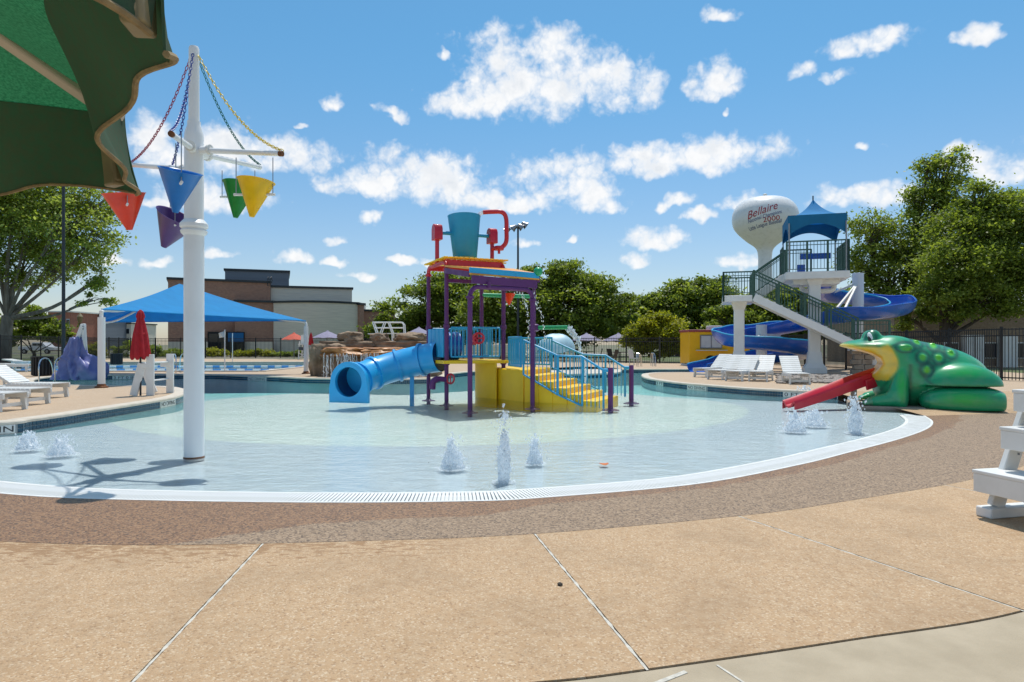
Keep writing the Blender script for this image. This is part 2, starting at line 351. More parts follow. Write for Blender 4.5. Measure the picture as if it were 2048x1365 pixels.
class MB:
    def __init__(s): s.v = []; s.f = []
    def add(s, vs, fs):
        o = len(s.v); s.v += [tuple(x) for x in vs]; s.f += [tuple(i+o for i in f) for f in fs]; return s
    def box(s, c, d, rz=0, M_=None):
        x, y, z = d[0]/2, d[1]/2, d[2]/2
        vs = [Vector(p) for p in ((-x,-y,-z),(x,-y,-z),(x,y,-z),(-x,y,-z),(-x,-y,z),(x,-y,z),(x,y,z),(-x,y,z))]
        m_ = M_ if M_ is not None else Matrix.Rotation(rz, 3, 'Z')
        return s.add([m_@p+Vector(c) for p in vs], [(0,3,2,1),(4,5,6,7),(0,1,5,4),(1,2,6,5),(2,3,7,6),(3,0,4,7)])
    def bar(s, a, b, w, h=None, up=(0, 0, 1)):
        a, b = Vector(a), Vector(b); h = h or w; d = b-a; L = d.length; d.normalize()
        u = Vector(up)
        if abs(d.dot(u)) > .99: u = Vector((0, 1, 0))
        x = d.cross(u).normalized(); z = x.cross(d)
        m_ = Matrix((x, d, z)).transposed()
        return s.box((a+b)/2, (w, L, h), M_=m_)
    def tube(s, pts, r, n=10, caps=True):
        P = [Vector(p) for p in pts]; L = len(P); rs = r if isinstance(r, (list, tuple)) else [r]*L
        T = [(P[min(i+1, L-1)]-P[max(i-1, 0)]).normalized() for i in range(L)]
        u = Vector((0, 0, 1)) if abs(T[0].z) < .9 else Vector((1, 0, 0))
        x = T[0].cross(u).normalized(); vs = []
        for i in range(L):
            x = (x-T[i]*x.dot(T[i])).normalized(); y = T[i].cross(x)
            for k in range(n):
                a = 2*math.pi*k/n; vs.append(P[i]+(x*math.cos(a)+y*math.sin(a))*rs[i])
        fs = [(i*n+k, i*n+(k+1) % n, (i+1)*n+(k+1) % n, (i+1)*n+k) for i in range(L-1) for k in range(n)]
        if caps: fs += [tuple(range(n))[::-1], tuple((L-1)*n+k for k in range(n))]
        return s.add(vs, fs)
    def cyl(s, a, b, r, n=12): return s.tube([a, b], r, n)
    def lathe(s, prof, c=(0, 0, 0), n=24, m_=None):
        vs = []; c = Vector(c)
        for (r, z) in prof:
            for k in range(n):
                a = 2*math.pi*k/n; p = Vector((r*math.cos(a), r*math.sin(a), z)); vs.append((m_@p if m_ is not None else p)+c)
        L = len(prof)
        fs = [(i*n+k, i*n+(k+1) % n, (i+1)*n+(k+1) % n, (i+1)*n+k) for i in range(L-1) for k in range(n)]
        if prof[0][0] > 1e-4: fs.append(tuple(range(n))[::-1])
        if prof[-1][0] > 1e-4: fs.append(tuple((L-1)*n+k for k in range(n)))
        return s.add(vs, fs)
    def prism(s, poly, z0, z1, bottom=True):
        n = len(poly); A = sum(poly[i][0]*poly[(i+1) % n][1]-poly[(i+1) % n][0]*poly[i][1] for i in range(n))
        if A < 0: poly = list(poly)[::-1]
        vs = [(p[0], p[1], z0) for p in poly]+[(p[0], p[1], z1) for p in poly]
        fs = [tuple(range(n, 2*n))]+([tuple(range(n))[::-1]] if bottom else [])
        fs += [(i, (i+1) % n, n+(i+1) % n, n+i) for i in range(n)]
        return s.add(vs, fs)
    def strip(s, A, B):
        n = len(A); return s.add(list(A)+list(B), [(i, i+1, n+i+1, n+i) for i in range(n-1)])
    def slab(s, grid, th, nrm=None):
        """curved sheet with thickness from a grid of points"""
        nr, nc = len(grid), len(grid[0]); G = [[Vector(p) for p in r] for r in grid]; N = []
        for i in range(nr):
            for j in range(nc):
                a = G[min(i+1, nr-1)][j]-G[max(i-1, 0)][j]; b = G[i][min(j+1, nc-1)]-G[i][max(j-1, 0)]
                k = a.cross(b); N.append(k.normalized() if k.length > 1e-9 else Vector((0, 0, 1)))
        top = [G[i][j] for i in range(nr) for j in range(nc)]; bot = [p-n_*th for p, n_ in zip(top, N)]; o = nr*nc; fs = []
        for i in range(nr-1):
            for j in range(nc-1):
                k = i*nc+j; fs.append((k, k+nc, k+nc+1, k+1)); fs.append((o+k, o+k+1, o+k+nc+1, o+k+nc))
        for j in range(nc-1):
            fs.append((j, j+1, o+j+1, o+j)); k = (nr-1)*nc+j; fs.append((k, o+k, o+k+1, k+1))
        for i in range(nr-1):
            k = i*nc; fs.append((k, o+k, o+k+nc, k+nc)); k = i*nc+nc-1; fs.append((k, k+nc, o+k+nc, o+k))
        return s.add(top+bot, fs)
    def build(s, name, m, parent=None, world=True, smooth=.6, bevel=0):
        me = bpy.data.meshes.new(name); off = wl(parent) if (world and parent is not None) else Vector((0, 0, 0))
        me.from_pydata([(p[0]-off.x, p[1]-off.y, p[2]-off.z) for p in s.v], [], s.f)
        if smooth:
            me.polygons.foreach_set('use_smooth', [True]*len(me.polygons)); me.set_sharp_from_angle(angle=smooth)
        me.materials.append(M[m]); o = bpy.data.objects.new(name, me); col.objects.link(o)
        if parent is not None: o.parent = parent
        if bevel:
            bv = o.modifiers.new('bevel', 'BEVEL'); bv.width = bevel; bv.segments = 2; bv.limit_method = 'ANGLE'
        return o
def tag(o, label, cat=None, group=None, kind=None):
    if label: o['label'] = label
    if cat: o['category'] = cat
    if group: o['group'] = group
    if kind: o['kind'] = kind
    return o
def thing(name, label, cat, loc=(0, 0, 0), rz=0, group=None):
    o = bpy.data.objects.new(name, None); col.objects.link(o); o.location = loc; o.rotation_euler.z = rz; o.empty_display_size = .2
    return tag(o, label, cat, group)
def struct(o, label=None):
    o['kind'] = 'structure'
    if label: o['label'] = label
    return o
def stuff(o): o['kind'] = 'stuff'; return o
def copy_tree(o, parent=None):
    c = o.copy(); col.objects.link(c); c.parent = parent
    for ch in list(o.children): copy_tree(ch, c)
    return c
_share = {}
def shared(key, fn, m):
    if key not in _share:
        me = bpy.data.meshes.new(key[0]); b_ = MB(); fn(b_); me.from_pydata(b_.v, [], b_.f); me.materials.append(M[m]); _share[key] = me
    return _share[key]
def piece(name, me, parent, loc, rz=0, label=None):
    o = bpy.data.objects.new(name, me); col.objects.link(o); o.parent = parent; o.location = Vector(loc)-wl(parent); o.rotation_euler.z = rz
    return o
def pickets(parent, a, b, h, wd, gap, m, name='picket', skip=0):
    a, b = Vector(a), Vector(b); L = Vector((b.x-a.x, b.y-a.y)).length; n = max(2, int(L/gap)); rz = math.atan2(b.y-a.y, b.x-a.x)
    me = shared(('picket', round(h, 3), wd, m), lambda k: k.box((0, 0, h/2), (wd, wd, h)), m)
    for i in range(1, n): piece(name, me, parent, a.lerp(b, i/n), rz)
def text_mesh(s, size, shear=0, extrude=.002, align='CENTER', spacing=1.0):
    cu = bpy.data.curves.new('t', 'FONT'); cu.body = s; cu.size = size; cu.shear = shear; cu.extrude = extrude; cu.align_x = align; cu.align_y = 'CENTER'; cu.space_character = spacing
    o = bpy.data.objects.new('t', cu); col.objects.link(o); bpy.context.view_layer.update()
    me = bpy.data.meshes.new_from_object(o.evaluated_get(bpy.context.evaluated_depsgraph_get())); bpy.data.objects.remove(o)
    return me
def nets(vals, org, h):
    """naive surface nets of a scalar grid"""
    s = vals < 0; nx, ny, nz = vals.shape; acc = np.zeros((nx-1, ny-1, nz-1, 3)); cnt = np.zeros((nx-1, ny-1, nz-1))
    cs = [(a, b, c) for a in (0, 1) for b in (0, 1) for c in (0, 1)]
    sl_ = lambda a, arr: arr[a[0]:nx-1+a[0], a[1]:ny-1+a[1], a[2]:nz-1+a[2]]
    for p in cs:
        for ax in range(3):
            if p[ax]: continue
            r_ = list(p); r_[ax] = 1; va, vb = sl_(p, vals), sl_(r_, vals); mk = (va < 0) != (vb < 0)
            t = np.where(mk, va/(va-vb+1e-12), 0); pos = np.zeros(va.shape+(3,)); pos[...] = p; pos[..., ax] = t
            acc += pos*mk[..., None]; cnt += mk
    idx = -np.ones(cnt.shape, int); mk = cnt > 0; idx[mk] = np.arange(mk.sum())
    base = np.argwhere(mk); V = (base+acc[mk]/cnt[mk][:, None])*h+np.array(org); Q = []
    for ax in range(3):
        b1, b2 = (ax+1) % 3, (ax+2) % 3
        lo = [slice(1, -1)]*3; lo[ax] = slice(0, -1); hi = list(lo); hi[ax] = slice(1, None)
        A = s[tuple(lo)]; B = s[tuple(hi)]; e = np.argwhere(A != B); 
        if not len(e): continue
        fl = A[tuple(e.T)]; off = np.ones(3, int); off[ax] = 0; e = e+off
        def cell(d1, d2):
            c_ = e.copy(); c_[:, b1] -= d1; c_[:, b2] -= d2; return idx[tuple(c_.T)]
        qd = np.stack([cell(1, 1), cell(0, 1), cell(0, 0), cell(1, 0)], 1); qd[~fl] = qd[~fl][:, ::-1]; Q.append(qd)
    return V, np.concatenate(Q)
def np_mesh(name, V, Fq, m, parent=None, smooth=True, attr=None):
    """fast mesh from arrays; V in world coordinates"""
    off = np.array(wl(parent)) if parent is not None else np.zeros(3)
    me = bpy.data.meshes.new(name); k = Fq.shape[1]; nf = len(Fq)
    me.vertices.add(len(V)); me.vertices.foreach_set('co', (V-off).astype('f').ravel())
    me.loops.add(nf*k); me.loops.foreach_set('vertex_index', Fq.astype('i').ravel())
    me.polygons.add(nf); me.polygons.foreach_set('loop_start', np.arange(0, nf*k, k, dtype='i')); me.polygons.foreach_set('loop_total', np.full(nf, k, 'i'))
    if smooth: me.polygons.foreach_set('use_smooth', np.ones(nf, bool))
    if attr is not None:
        nm, data = attr
        if data.ndim == 1:
            a = me.attributes.new(nm, 'FLOAT', 'POINT'); a.data.foreach_set('value', data.astype('f'))
        else:
            a = me.color_attributes.new(nm, 'FLOAT_COLOR', 'POINT'); a.data.foreach_set('color', np.concatenate([data, np.ones((len(data), 1))], 1).astype('f').ravel())
    me.update(); me.validate(); me.materials.append(M[m]); o = bpy.data.objects.new(name, me); col.objects.link(o)
    if parent is not None: o.parent = parent
    return o
def ico(r, c, sub=2):
    import bmesh
    bm = bmesh.new(); bmesh.ops.create_icosphere(bm, subdivisions=sub, radius=1); vs = [v.co.copy() for v in bm.verts]; fs = [tuple(v.index for v in f.verts) for f in bm.faces]; bm.free()
    return vs, fs
ICO1, ICO3 = ico(1, 0, 1), ico(1, 0, 4)
def lump(mb, c, r, seed=0, amp=.25, fr=1.4, box=.0):
    """a rock: noisy, partly squared ball"""
    vs = []
    for p in ICO3[0]:
        m_ = max(abs(p.x), abs(p.y), abs(p.z)); d = p*(1-box)+p/m_*box*.85
        k = 1+amp*mnoise.fractal(p*fr+Vector((seed*7.3, seed*3.1, seed)), 1, 2, 5)
        d = d*k; vs.append((c[0]+d.x*r[0], c[1]+d.y*r[1], c[2]+d.z*r[2]))
    mb.add(vs, ICO3[1])
# ================================================================== THE SETTING
from mathutils.geometry import tessellate_polygon
DZ = .17                                                     # far deck stands this much over the water
def sheet(name, loops, z, m, side=0):
    P = [[Vector((p[0], p[1], 0)) for p in L] for L in loops]; tri = tessellate_polygon(P); flat = [p for L in P for p in L]
    b_ = MB(); fs = []
    for t in tri:
        a, b2, c_ = (flat[i] for i in t)
        fs.append(t if (b2-a).cross(c_-a).z > 0 else t[::-1])
    b_.add([(p.x, p.y, z) for p in flat], fs)
    if side:
        for L in P:
            n = len(L); b_.add([(p.x, p.y, z) for p in L]+[(p.x, p.y, z-side) for p in L], [(i, (i+1) % n, n+(i+1) % n, n+i) for i in range(n)])
    return struct(b_.build(name, m, smooth=0))
OUT = [(24, 19), (24, 44), (4, 50), (-6, 60), (-60, 66)]
sheet('ground', [[(-3000, -2500), (3000, -2500), (3000, 3500), (-3000, 3500)], [(-60, -8), (24, -8)]+OUT], .10, 'terrain')
EDGE_PX = [(0,845),(60,838),(120,830),(200,818),(280,806),(335,797),(362,790),(371,783),(362,777),(330,773),(260,772),(190,771),(120,770),(80,767),
 (66,763),(72,758),(100,754),(160,751),(250,750),(400,749),(500,752),(560,754),(640,757),(860,757),(905,747),(1000,741),(1240,739),(1400,739),(1445,741),(1458,743),
 (1440,745),(1330,745),(1295,747),(1284,750),(1292,756),(1320,761),(1360,766),(1420,771),(1500,777),(1600,782),(1660,784)]
EDGE = [Vector((-18, 7.5, DZ)), Vector((-13, 8.9, DZ)), Vector((-10.6, 10.2, DZ))]+[g(x, y, DZ) for x, y in EDGE_PX]+[Vector((9.12, 18.6, DZ))]
EDGE = cr(EDGE, 5)
LAP = [(-34, 33), (-12.5, 33), (-12.5, 50), (-34, 50)]
deck = sheet('pool_deck', [[(p.x, p.y) for p in EDGE]+[(9.1, 19)]+OUT+[(-60, 7.5)], LAP], DZ, 'far_deck', .3)
b_ = MB(); b_.strip([(8.73, 14.05, .0), (12.5, 15, 0), (24, 15, 0)], [(9.1, 19, DZ), (13, 19, DZ), (24, 19, DZ)])
struct(b_.build('deck_ramp', 'aggregate'))
# coping along the raised edge: a rounded pale kerb, the wall and its tiles below
def offset(curve, d):
    out = []
    for i, p in enumerate(curve):
        t = (curve[min(i+1, len(curve)-1)]-curve[max(i-1, 0)]); t.z = 0; t.normalize(); out.append(p+Vector((-t.y, t.x, 0))*d)
    return out
cop = MB(); a0 = offset(EDGE, -.03); a1 = offset(EDGE, .28)
up = lambda L, dz: [Vector((p.x, p.y, p.z+dz)) for p in L]
cop.strip(up(a0, -.05), up(a0, -.012)); cop.strip(up(a0, -.012), up(offset(EDGE, -.015), .008)); cop.strip(up(offset(EDGE, -.015), .008), up(a1, .008)); cop.strip(up(a1, .008), up(a1, -.01)); cop.strip(up(a0, -.05), up(EDGE, -.051))
struct(cop.build('pool_coping', 'coping', smooth=1.2))
wall = MB(); e1 = offset(EDGE, -.004); wall.strip(up(e1, -1.3), up(e1, -.05)); pool_wall = struct(wall.build('pool_wall', 'pool_wall'))
gb = MB(); e2 = offset(EDGE, -.008); gb.strip(up(e2, -.22), up(e2, -.05)); gb.build('grout_band', 'grout', pool_wall)
# blue edge tiles: the near run one by one, the rest joined
def arclen(C):
    L = [0]
    for i in range(1, len(C)): L.append(L[-1]+(C[i]-C[i-1]).length)
    return L
AL = arclen(EDGE)
def along(C, L, s):
    i = int(np.searchsorted(L, s)); i = min(max(i, 1), len(C)-1); t = (s-L[i-1])/max(1e-6, L[i]-L[i-1]); p = C[i-1].lerp(C[i], t); d = (C[i]-C[i-1]).normalized(); return p, d
def nearest_s(p): return AL[min(range(len(EDGE)), key=lambda i: (EDGE[i]-p).length)]
TS = .079
tile_me = shared(('tile', TS), lambda k: k.box((0, 0, 0), (TS-.009, .012, TS-.009)), 'tile')
rest = MB(); s0 = nearest_s(g(0, 845, DZ))-.6; s_far = nearest_s(g(371, 783, DZ))
signs = []                                        # (arc position, words, width)
def sgn(px, py, words, wd): signs.append((nearest_s(g(px, py, DZ)), words, wd))
sgn(8, 844, '6 IN', .42); sgn(338, 797, 'NO DIVING', .85); sgn(250, 750, '3 FT 0 IN', 1.0); sgn(520, 752, 'NO DIVING', 1.1); sgn(1320, 761, '3 FT', .7); sgn(1395, 769, 'NO DIVING', .95); sgn(1598, 782, '0 FT 6 IN', .95)
s_ = 1.0; cnt = 0
while s_ < AL[-1]:
    p, d = along(EDGE, AL, s_); rz = math.atan2(d.y, d.x)
    if not any(abs(s_-a) < wd/2+.03 for a, _, wd in signs):
        for r_ in range(2):
            c_ = p+Vector((d.y, -d.x, 0))*.012; c_.z = DZ-.05-TS*(r_+.5)
            if s0 < s_ < s_far and cnt < 290: piece('tile', tile_me, pool_wall, c_, rz); cnt += 1
            else: rest.box(c_, (TS-.009, .012, TS-.009), rz)
    s_ += TS
stuff(rest.build('edge_tiles', 'tile', pool_wall, smooth=0))
for a, words, wd in signs:
    p, d = along(EDGE, AL, a); rz = math.atan2(d.y, d.x); n_ = Vector((d.y, -d.x, 0)); c_ = p+n_*.013; c_.z = DZ-.05-TS
    b_ = MB(); b_.box(c_, (wd, .014, TS*2-.01), rz); pl = b_.build('depth_marker', 'sign_tile', pool_wall)
    me = text_mesh(words, .15, 0, .002); wx = max(v.co.x for v in me.vertices)-min(v.co.x for v in me.vertices)
    me.transform(Matrix.Scale(wd*.9/wx, 4, (1, 0, 0))); me.transform(Matrix.Rotation(R(90), 4, 'X')); me.transform(Matrix.Rotation(rz, 4, 'Z')); me.materials.append(M['ink'])
    o = bpy.data.objects.new('lettering', me); col.objects.link(o); o.parent = pl; o.location = c_+n_*.0095
# near gutter, rubber band, slabs
OC = cr([(-9.6, 9.0, 0), (-8, 7.95, 0), (-6.5, 7.2, 0), (-5.15, 6.70, 0), (-4, 6.46, 0), (-2.0, 6.32, 0), (-.4, 6.37, 0), (.374, 6.54, 0), (2.03, 7.18, 0), (3.6, 8.31, 0), (4.72, 9.28, 0), (6.19, 10.6, 0), (7.4, 11.85, 0), (8.2, 12.95, 0), (8.73, 14.05, 0)], 14)
IC = offset(OC, .47)
RC = cr([(-9.6, 7.6, 0), (-7.5, 6.2, 0), (-5.5, 5.4, 0), (-3.91, 5.08, 0), (-2.715, 4.985, 0), (-1.237, 5.08, 0), (.18, 5.28, 0), (2.1, 5.87, 0), (3.26, 6.41, 0), (4.63, 7.12, 0), (5.2, 7.47, 0), (6.4, 8.3, 0), (8.5, 10.4, 0), (10.8, 13, 0), (12.5, 15, 0)], 14)
LC = cr([(-9.6, 5.3, 0), (-7, 4.0, 0), (-5, 3.3, 0), (-2.5, 2.85, 0), (-.8, 2.83, 0), (.136, 2.956, 0), (.625, 3.07, 0), (1.72, 3.38, 0), (2.887, 3.75, 0), (4.5, 4.6, 0), (6.5, 6.0, 0), (9, 8.5, 0), (12.5, 14, 0)], 14)
OCl, ICl, RCl, LCl = map(arclen, (OC, IC, RC, LC))
rows, wetv = [], []
NU, NV = 260, 22
for j in range(NV+1):
    for i in range(NU+1):
        t = i/NU; a = along(OC, OCl, t*OCl[-1])[0]; c_ = along(RC, RCl, t*RCl[-1])[0]; p = a.lerp(c_, j/NV); rows.append((p.x, p.y, 0))
        ww = np.interp(p.x, [-6, -2.6, -1.6, -.2, .3, 2.5, 6, 8.5, 9.2], [2.2, 1.9, 1.15, .95, .42, .33, .36, .55, .8]); dd = (p-a).length
        wetv.append(np.clip(.5+(ww-dd)/.55, 0, 1))
fq = np.array([(j*(NU+1)+i, (j+1)*(NU+1)+i, (j+1)*(NU+1)+i+1, j*(NU+1)+i+1) for j in range(NV) for i in range(NU)])
struct(np_mesh('pebble_path', np.array(rows), fq, 'rubber_pebble', None, False, ('wet', np.array(wetv))))
# the sub-base seen in the joints
sheet('sub_base', [[(p.x, p.y) for p in RC]+[(p.x, p.y) for p in LC[::-1]]], -.03, 'joint_gap')
def curve_cut(C, L, p): return L[min(range(len(C)), key=lambda i: (C[i]-Vector(p)).length)]
JT = [((-9.6, 7.6, 0), (-9.6, 5.3, 0)), ((-5.5, 5.4, 0), (-5, 3.3, 0)), (g(510, 1095), g(270, 1365)), (g(1075, 1070), g(1295, 1340)), (g(1480, 1032), g(2048, 1225)), ((4.65, 7.12, 0), (5.45, 5.25, 0)), ((8.5, 10.4, 0), (10, 9.9, 0)), ((12.5, 15, 0), (12.5, 14, 0))]
JS = [(curve_cut(RC, RCl, a), curve_cut(LC, LCl, c_)) for a, c_ in JT]
near = thing('deck_slabs', 'tan pebble-faced concrete slabs of the near deck', None, (0, 4, 0)); near['kind'] = 'structure'
for i in range(len(JS)-1):
    h_ = .011; a0_, a1_ = JS[i][0]+h_, JS[i+1][0]-h_; b0, b1 = JS[i][1]+h_, JS[i+1][1]-h_
    top = [along(RC, RCl, a0_+(a1_-a0_)*k/24)[0] for k in range(25)]; bot = [along(LC, LCl, b1+(b0-b1)*k/24)[0] for k in range(25)]
    top = [p+Vector((0, -.006, 0)) for p in top]; bot = [p+Vector((0, .012, 0)) for p in bot]
    MB().prism([(p.x, p.y) for p in top+bot], -.08, 0, False).build('slab', 'aggregate', near, smooth=0)
for (a, c_), (ja, jb) in zip(JT[1:-1], JS[1:-1]):
    p, p2 = along(RC, RCl, ja)[0], along(LC, LCl, jb)[0]; b_ = MB(); n_ = 40; L_, R_ = [], []
    for k in range(n_+1):
        x_ = p.lerp(p2, k/n_); wv_ = .0085+.003*math.sin(k*2.3)+.002*math.sin(k*5.1); t = (p2-p).normalized(); sd = Vector((-t.y, t.x, 0)); z = -.0015+.001*math.sin(k*1.7)
        L_.append(x_+sd*wv_+Vector((0, 0, z))); R_.append(x_-sd*wv_*.7+Vector((0, 0, z)))
    b_.strip(R_, L_); b_.build('joint_filler', 'joint_fill', near)
sheet('grey_walk', [[(p.x, p.y) for p in LC]+[(12.5, 15), (24, 15), (24, -8), (-60, -8), (-60, 7.5), (-18, 7.5), (-13, 8.9), (-10.6, 10.2), (-9.6, 9.0)]], -.006, 'concrete')
gw = MB()
for a, c_, wd in ((g(1308, 1367), g(1372, 1342), .012), (g(1434, 1329), g(1500, 1372), .006)):
    d = (c_-a).normalized(); a = a-d*.6 if wd > .01 else a; c_ = c_ if wd > .01 else c_+d*.8; gw.bar(a+Vector((0, 0, -.0045)), c_+Vector((0, 0, -.0045)), wd*2, .004)
o = gw.build('walk_joint', 'joint_fill'); struct(o)
# slotted white gutter
gut = thing('pool_gutter', 'white slotted overflow gutter along the beach entry', None, (0, 6.5, 0)); gut['kind'] = 'structure'
up_ = lambda L, z: [Vector((p.x, p.y, z)) for p in L]
b_ = MB(); b_.strip(up_(IC, -.006), up_(offset(OC, .41), -.001)); b_.build('inner_lip', 'white_gutter', gut)
b_ = MB(); b_.strip(up_(offset(OC, .04), .002), up_(OC, .003)); b_.strip(up_(OC, .003), up_(offset(OC, -.004), -.03)); b_.build('outer_lip', 'white_gutter', gut)
b_ = MB(); b_.strip(up_(offset(OC, .42), -.06), up_(offset(OC, .03), -.06)); b_.build('channel', 'shutter', gut)
bar_me = shared(('bar', 1), lambda k: k.box((0, 0, 0), (.027, .375, .012)), 'white_gutter'); restb = MB()
MC = offset(OC, .225); MCl = arclen(MC); npitch = int(MCl[-1]/.038); bars = []
for k in range(npitch):
    p, d = along(MC, MCl, (k+.5)*.038); bars.append((p.y, p, math.atan2(d.y, d.x)))
inview = sorted(bars, key=lambda t: (abs(t[1].x/t[1].y) > .80, t[0])); 
for k, (_, p, rz) in enumerate(inview):
    if k < 300: piece('bar', bar_me, gut, (p.x, p.y, -.0055), rz)
    else: restb.box((p.x, p.y, -.0055), (.027, .375, .012), rz)
stuff(restb.build('gutter_bars', 'white_gutter', gut, smooth=0))
# water sheet and pool floor
wp = [(p.x, p.y) for p in IC]+[(9.2, 15), (10, 18), (12, 22), (16, 30), (16, 40), (-20, 42), (-24, 24), (-22, 8)]
wat = sheet('pool_water', [wp], -.012, 'water')
icn = np.array([(p.x, p.y) for p in IC]); xs = np.arange(-24, 17.1, .5); ys = np.arange(6, 44.1, .5); XX, YY = np.meshgrid(xs, ys)
D_ = np.sqrt(((XX[..., None]-icn[:, 0])**2+(YY[..., None]-icn[:, 1])**2).min(-1))
ZZ = np.maximum(-.018-.028*np.minimum(D_, 9)-.13*np.maximum(D_-15, 0), -1.1)
nxx = len(xs); fq = np.array([(j*nxx+i, j*nxx+i+1, (j+1)*nxx+i+1, (j+1)*nxx+i) for j in range(len(ys)-1) for i in range(nxx-1)])
keep = []
for f_ in fq:
    cx, cy = XX.ravel()[f_].mean(), YY.ravel()[f_].mean(); yi = np.interp(cx, icn[:, 0], icn[:, 1]); keep.append(cy > yi-.9 or cy > 15)
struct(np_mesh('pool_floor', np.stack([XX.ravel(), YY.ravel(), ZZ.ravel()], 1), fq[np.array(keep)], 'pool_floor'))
sheet('lap_pool_floor', [[(-34, 33), (-12.5, 33), (-12.5, 50), (-34, 50)]], -.9, 'lap_floor')
sheet('lap_pool_water', [[(-34, 33), (-12.5, 33), (-12.5, 50), (-34, 50)]], .06, 'lap_water')
b_ = MB()
for a, c_ in zip(LAP, LAP[1:]+LAP[:1]):
    a, c_ = Vector(a+(0,)), Vector(c_+(0,)); d = (c_-a).normalized(); n_ = Vector((-d.y, d.x, 0)); b_.bar(a+Vector((0, 0, DZ+.02))-n_*.15, c_+Vector((0, 0, DZ+.02))-n_*.15, .3, .06); b_.bar(a+Vector((0, 0, -.4))+n_*.01, c_+Vector((0, 0, -.4))+n_*.01, .03, 1.0)
struct(b_.build('lap_pool_coping', 'coping'))
sheet('lawn', [[(-60, 25), (-21, 25.5), (-24, 30), (-28, 36), (-33, 45), (-37, 62), (-60, 62)]], DZ+.005, 'grass')
sheet('street', [[(-130, 98), (-20, 112), (-20, 119), (-130, 105)]], .106, 'road')
# round planter island behind the stairs
isl = cr([g(1075, 745, DZ), g(1090, 738, DZ), g(1160, 734, DZ), g(1225, 736, DZ), g(1244, 741, DZ), g(1228, 746, DZ), g(1160, 748, DZ), g(1095, 748, DZ)], 6, True)
b_ = MB().prism([(p.x, p.y) for p in isl], -.8, DZ); o = struct(b_.build('pool_island', 'coping'))
b_ = MB(); io = [Vector((p.x, p.y, 0)) for p in isl+isl[:1]]; cen = sum(io, Vector())/len(io); io = [cen+(p-cen)*1.006 for p in io]
b_.strip(up_(io, -.05), up_(io, .09)); b_.build('tile_band', 'tile', o)
# ================================================================== THINGS: near
# ---- green parasol overhead, eight ribs, hanging valance
UC, UR, UZ, HUBZ, VAL = Vector((-1.84, .66, 0)), 1.385, 2.115, 2.79, .222
um = thing('parasol', 'green mesh parasol overhead with drooping dark valance and tan ribs', 'parasol', (UC.x, UC.y, 0))
tip = lambda k, r=UR, z=UZ: Vector((UC.x+r*math.cos(R(9.9+45*k)), UC.y+r*math.sin(R(9.9+45*k)), z))
hub = Vector((UC.x, UC.y, HUBZ))
for k in range(8):
    a, c_ = tip(k), tip(k+1)
    def rim(s, a=a, c_=c_):
        m_ = a.lerp(c_, s); inw = (hub-m_); inw.z = 0; inw.normalize(); sg = 4*s*(1-s); return m_+inw*.15*sg+Vector((0, 0, .035*sg))
    NS, NT = 14, 10
    grid = [[rim(s/NS).lerp(hub, t/NT)-Vector((0, 0, .05*math.sin(math.pi*t/NT)*4*(s/NS)*(1-s/NS)+.035*math.sin(math.pi*t/NT))) for s in range(NS+1)] for t in range(NT+1)]
    MB().slab(grid, .003).build('canopy_panel', 'green_mesh_cloth', um)
    def vb(s, t, a=a, c_=c_, k=k):
        p = rim(s); m_ = a.lerp(c_, s); o_ = m_-UC; o_.z = 0; o_.normalize()
        wv_ = .030*math.sin(s*9+k*2.1)+.018*math.sin(s*21+k)
        r_ = p.lerp(m_, t*.75)+o_*(.008*t+wv_*.8*t*t); r_.z = p.z-VAL*t*(1-.12*math.sin(s*7+k)); return r_
    grid = [[vb(s/26, t/8) for s in range(27)] for t in range(9)]
    v_ = MB().slab(grid, .004).build('valance', 'cloth_band', um)
    MB().tube([vb(s/40, 1.0) for s in range(41)], .0052, 6).build('hem', 'cloth_hem', v_)
    rb = MB(); e_ = tip(k, UR-.01, UZ-.012); rb.bar(e_, hub-Vector((0, 0, .05)), .045, .03); rb.build('rib', 'rib_tan', um, bevel=.008)
    o_ = (tip(k)-UC).normalized(); pk = MB(); p0 = tip(k, UR-.045)+Vector((0, 0, -.035)); p1 = p0+Vector((o_.x, o_.y, 0))*.03+Vector((0, 0, -.15))
    pk.bar(p0, p1, .062, .024, (o_.x, o_.y, 0)); pk_ = pk.build('corner_pocket', 'brass', um, bevel=.008)
    MB().bar(p1+Vector((0, 0, .05)), p1+Vector((o_.x*.004, o_.y*.004, -.008)), .056, .032, (o_.x, o_.y, 0)).build('rib_end', 'brass', pk_, bevel=.006)
MB().cyl((UC.x, UC.y, 0), (UC.x, UC.y, HUBZ+.08), .03, 16).build('pole', 'rib_tan', um)
MB().lathe([(.34, .0), (.34, .06), (.08, .12), (.045, .3)], (UC.x, UC.y, -.006), 24).build('base', 'off_white', um)
# ---- tipping-cone mast in the shallow water
PB = g(388, 912)
mast = thing('splash_mast', 'tall white mast with five arms holding tipping cones in the shallow water', 'splash feature', (PB.x, PB.y, -.05))
MZ = lambda py: q(388, py, PB.y).z
MB().lathe([(.128, -.06), (.128, MZ(470))], (PB.x, PB.y, 0), 32).build('lower_pole', 'white_paint', mast)
MB().lathe([(.136, .0), (.133, .012), (.130, .022), (.1285, .026)], (PB.x, PB.y, -.03), 32).build('base_stain', 'rust', mast)
MB().lathe([(.128, MZ(472)), (.16, MZ(468)), (.17, MZ(463)), (.15, MZ(459)), (.178, MZ(455)), (.178, MZ(449)), (.15, MZ(444)), (.125, MZ(440))], (PB.x, PB.y, 0), 32).build('collar', 'white_paint', mast)
MB().lathe([(.122, MZ(441)), (.122, MZ(274)), (.115, MZ(266)), (.085, MZ(252)), (.085, MZ(244))], (PB.x, PB.y, 0), 32).build('sleeve', 'white_paint', mast)
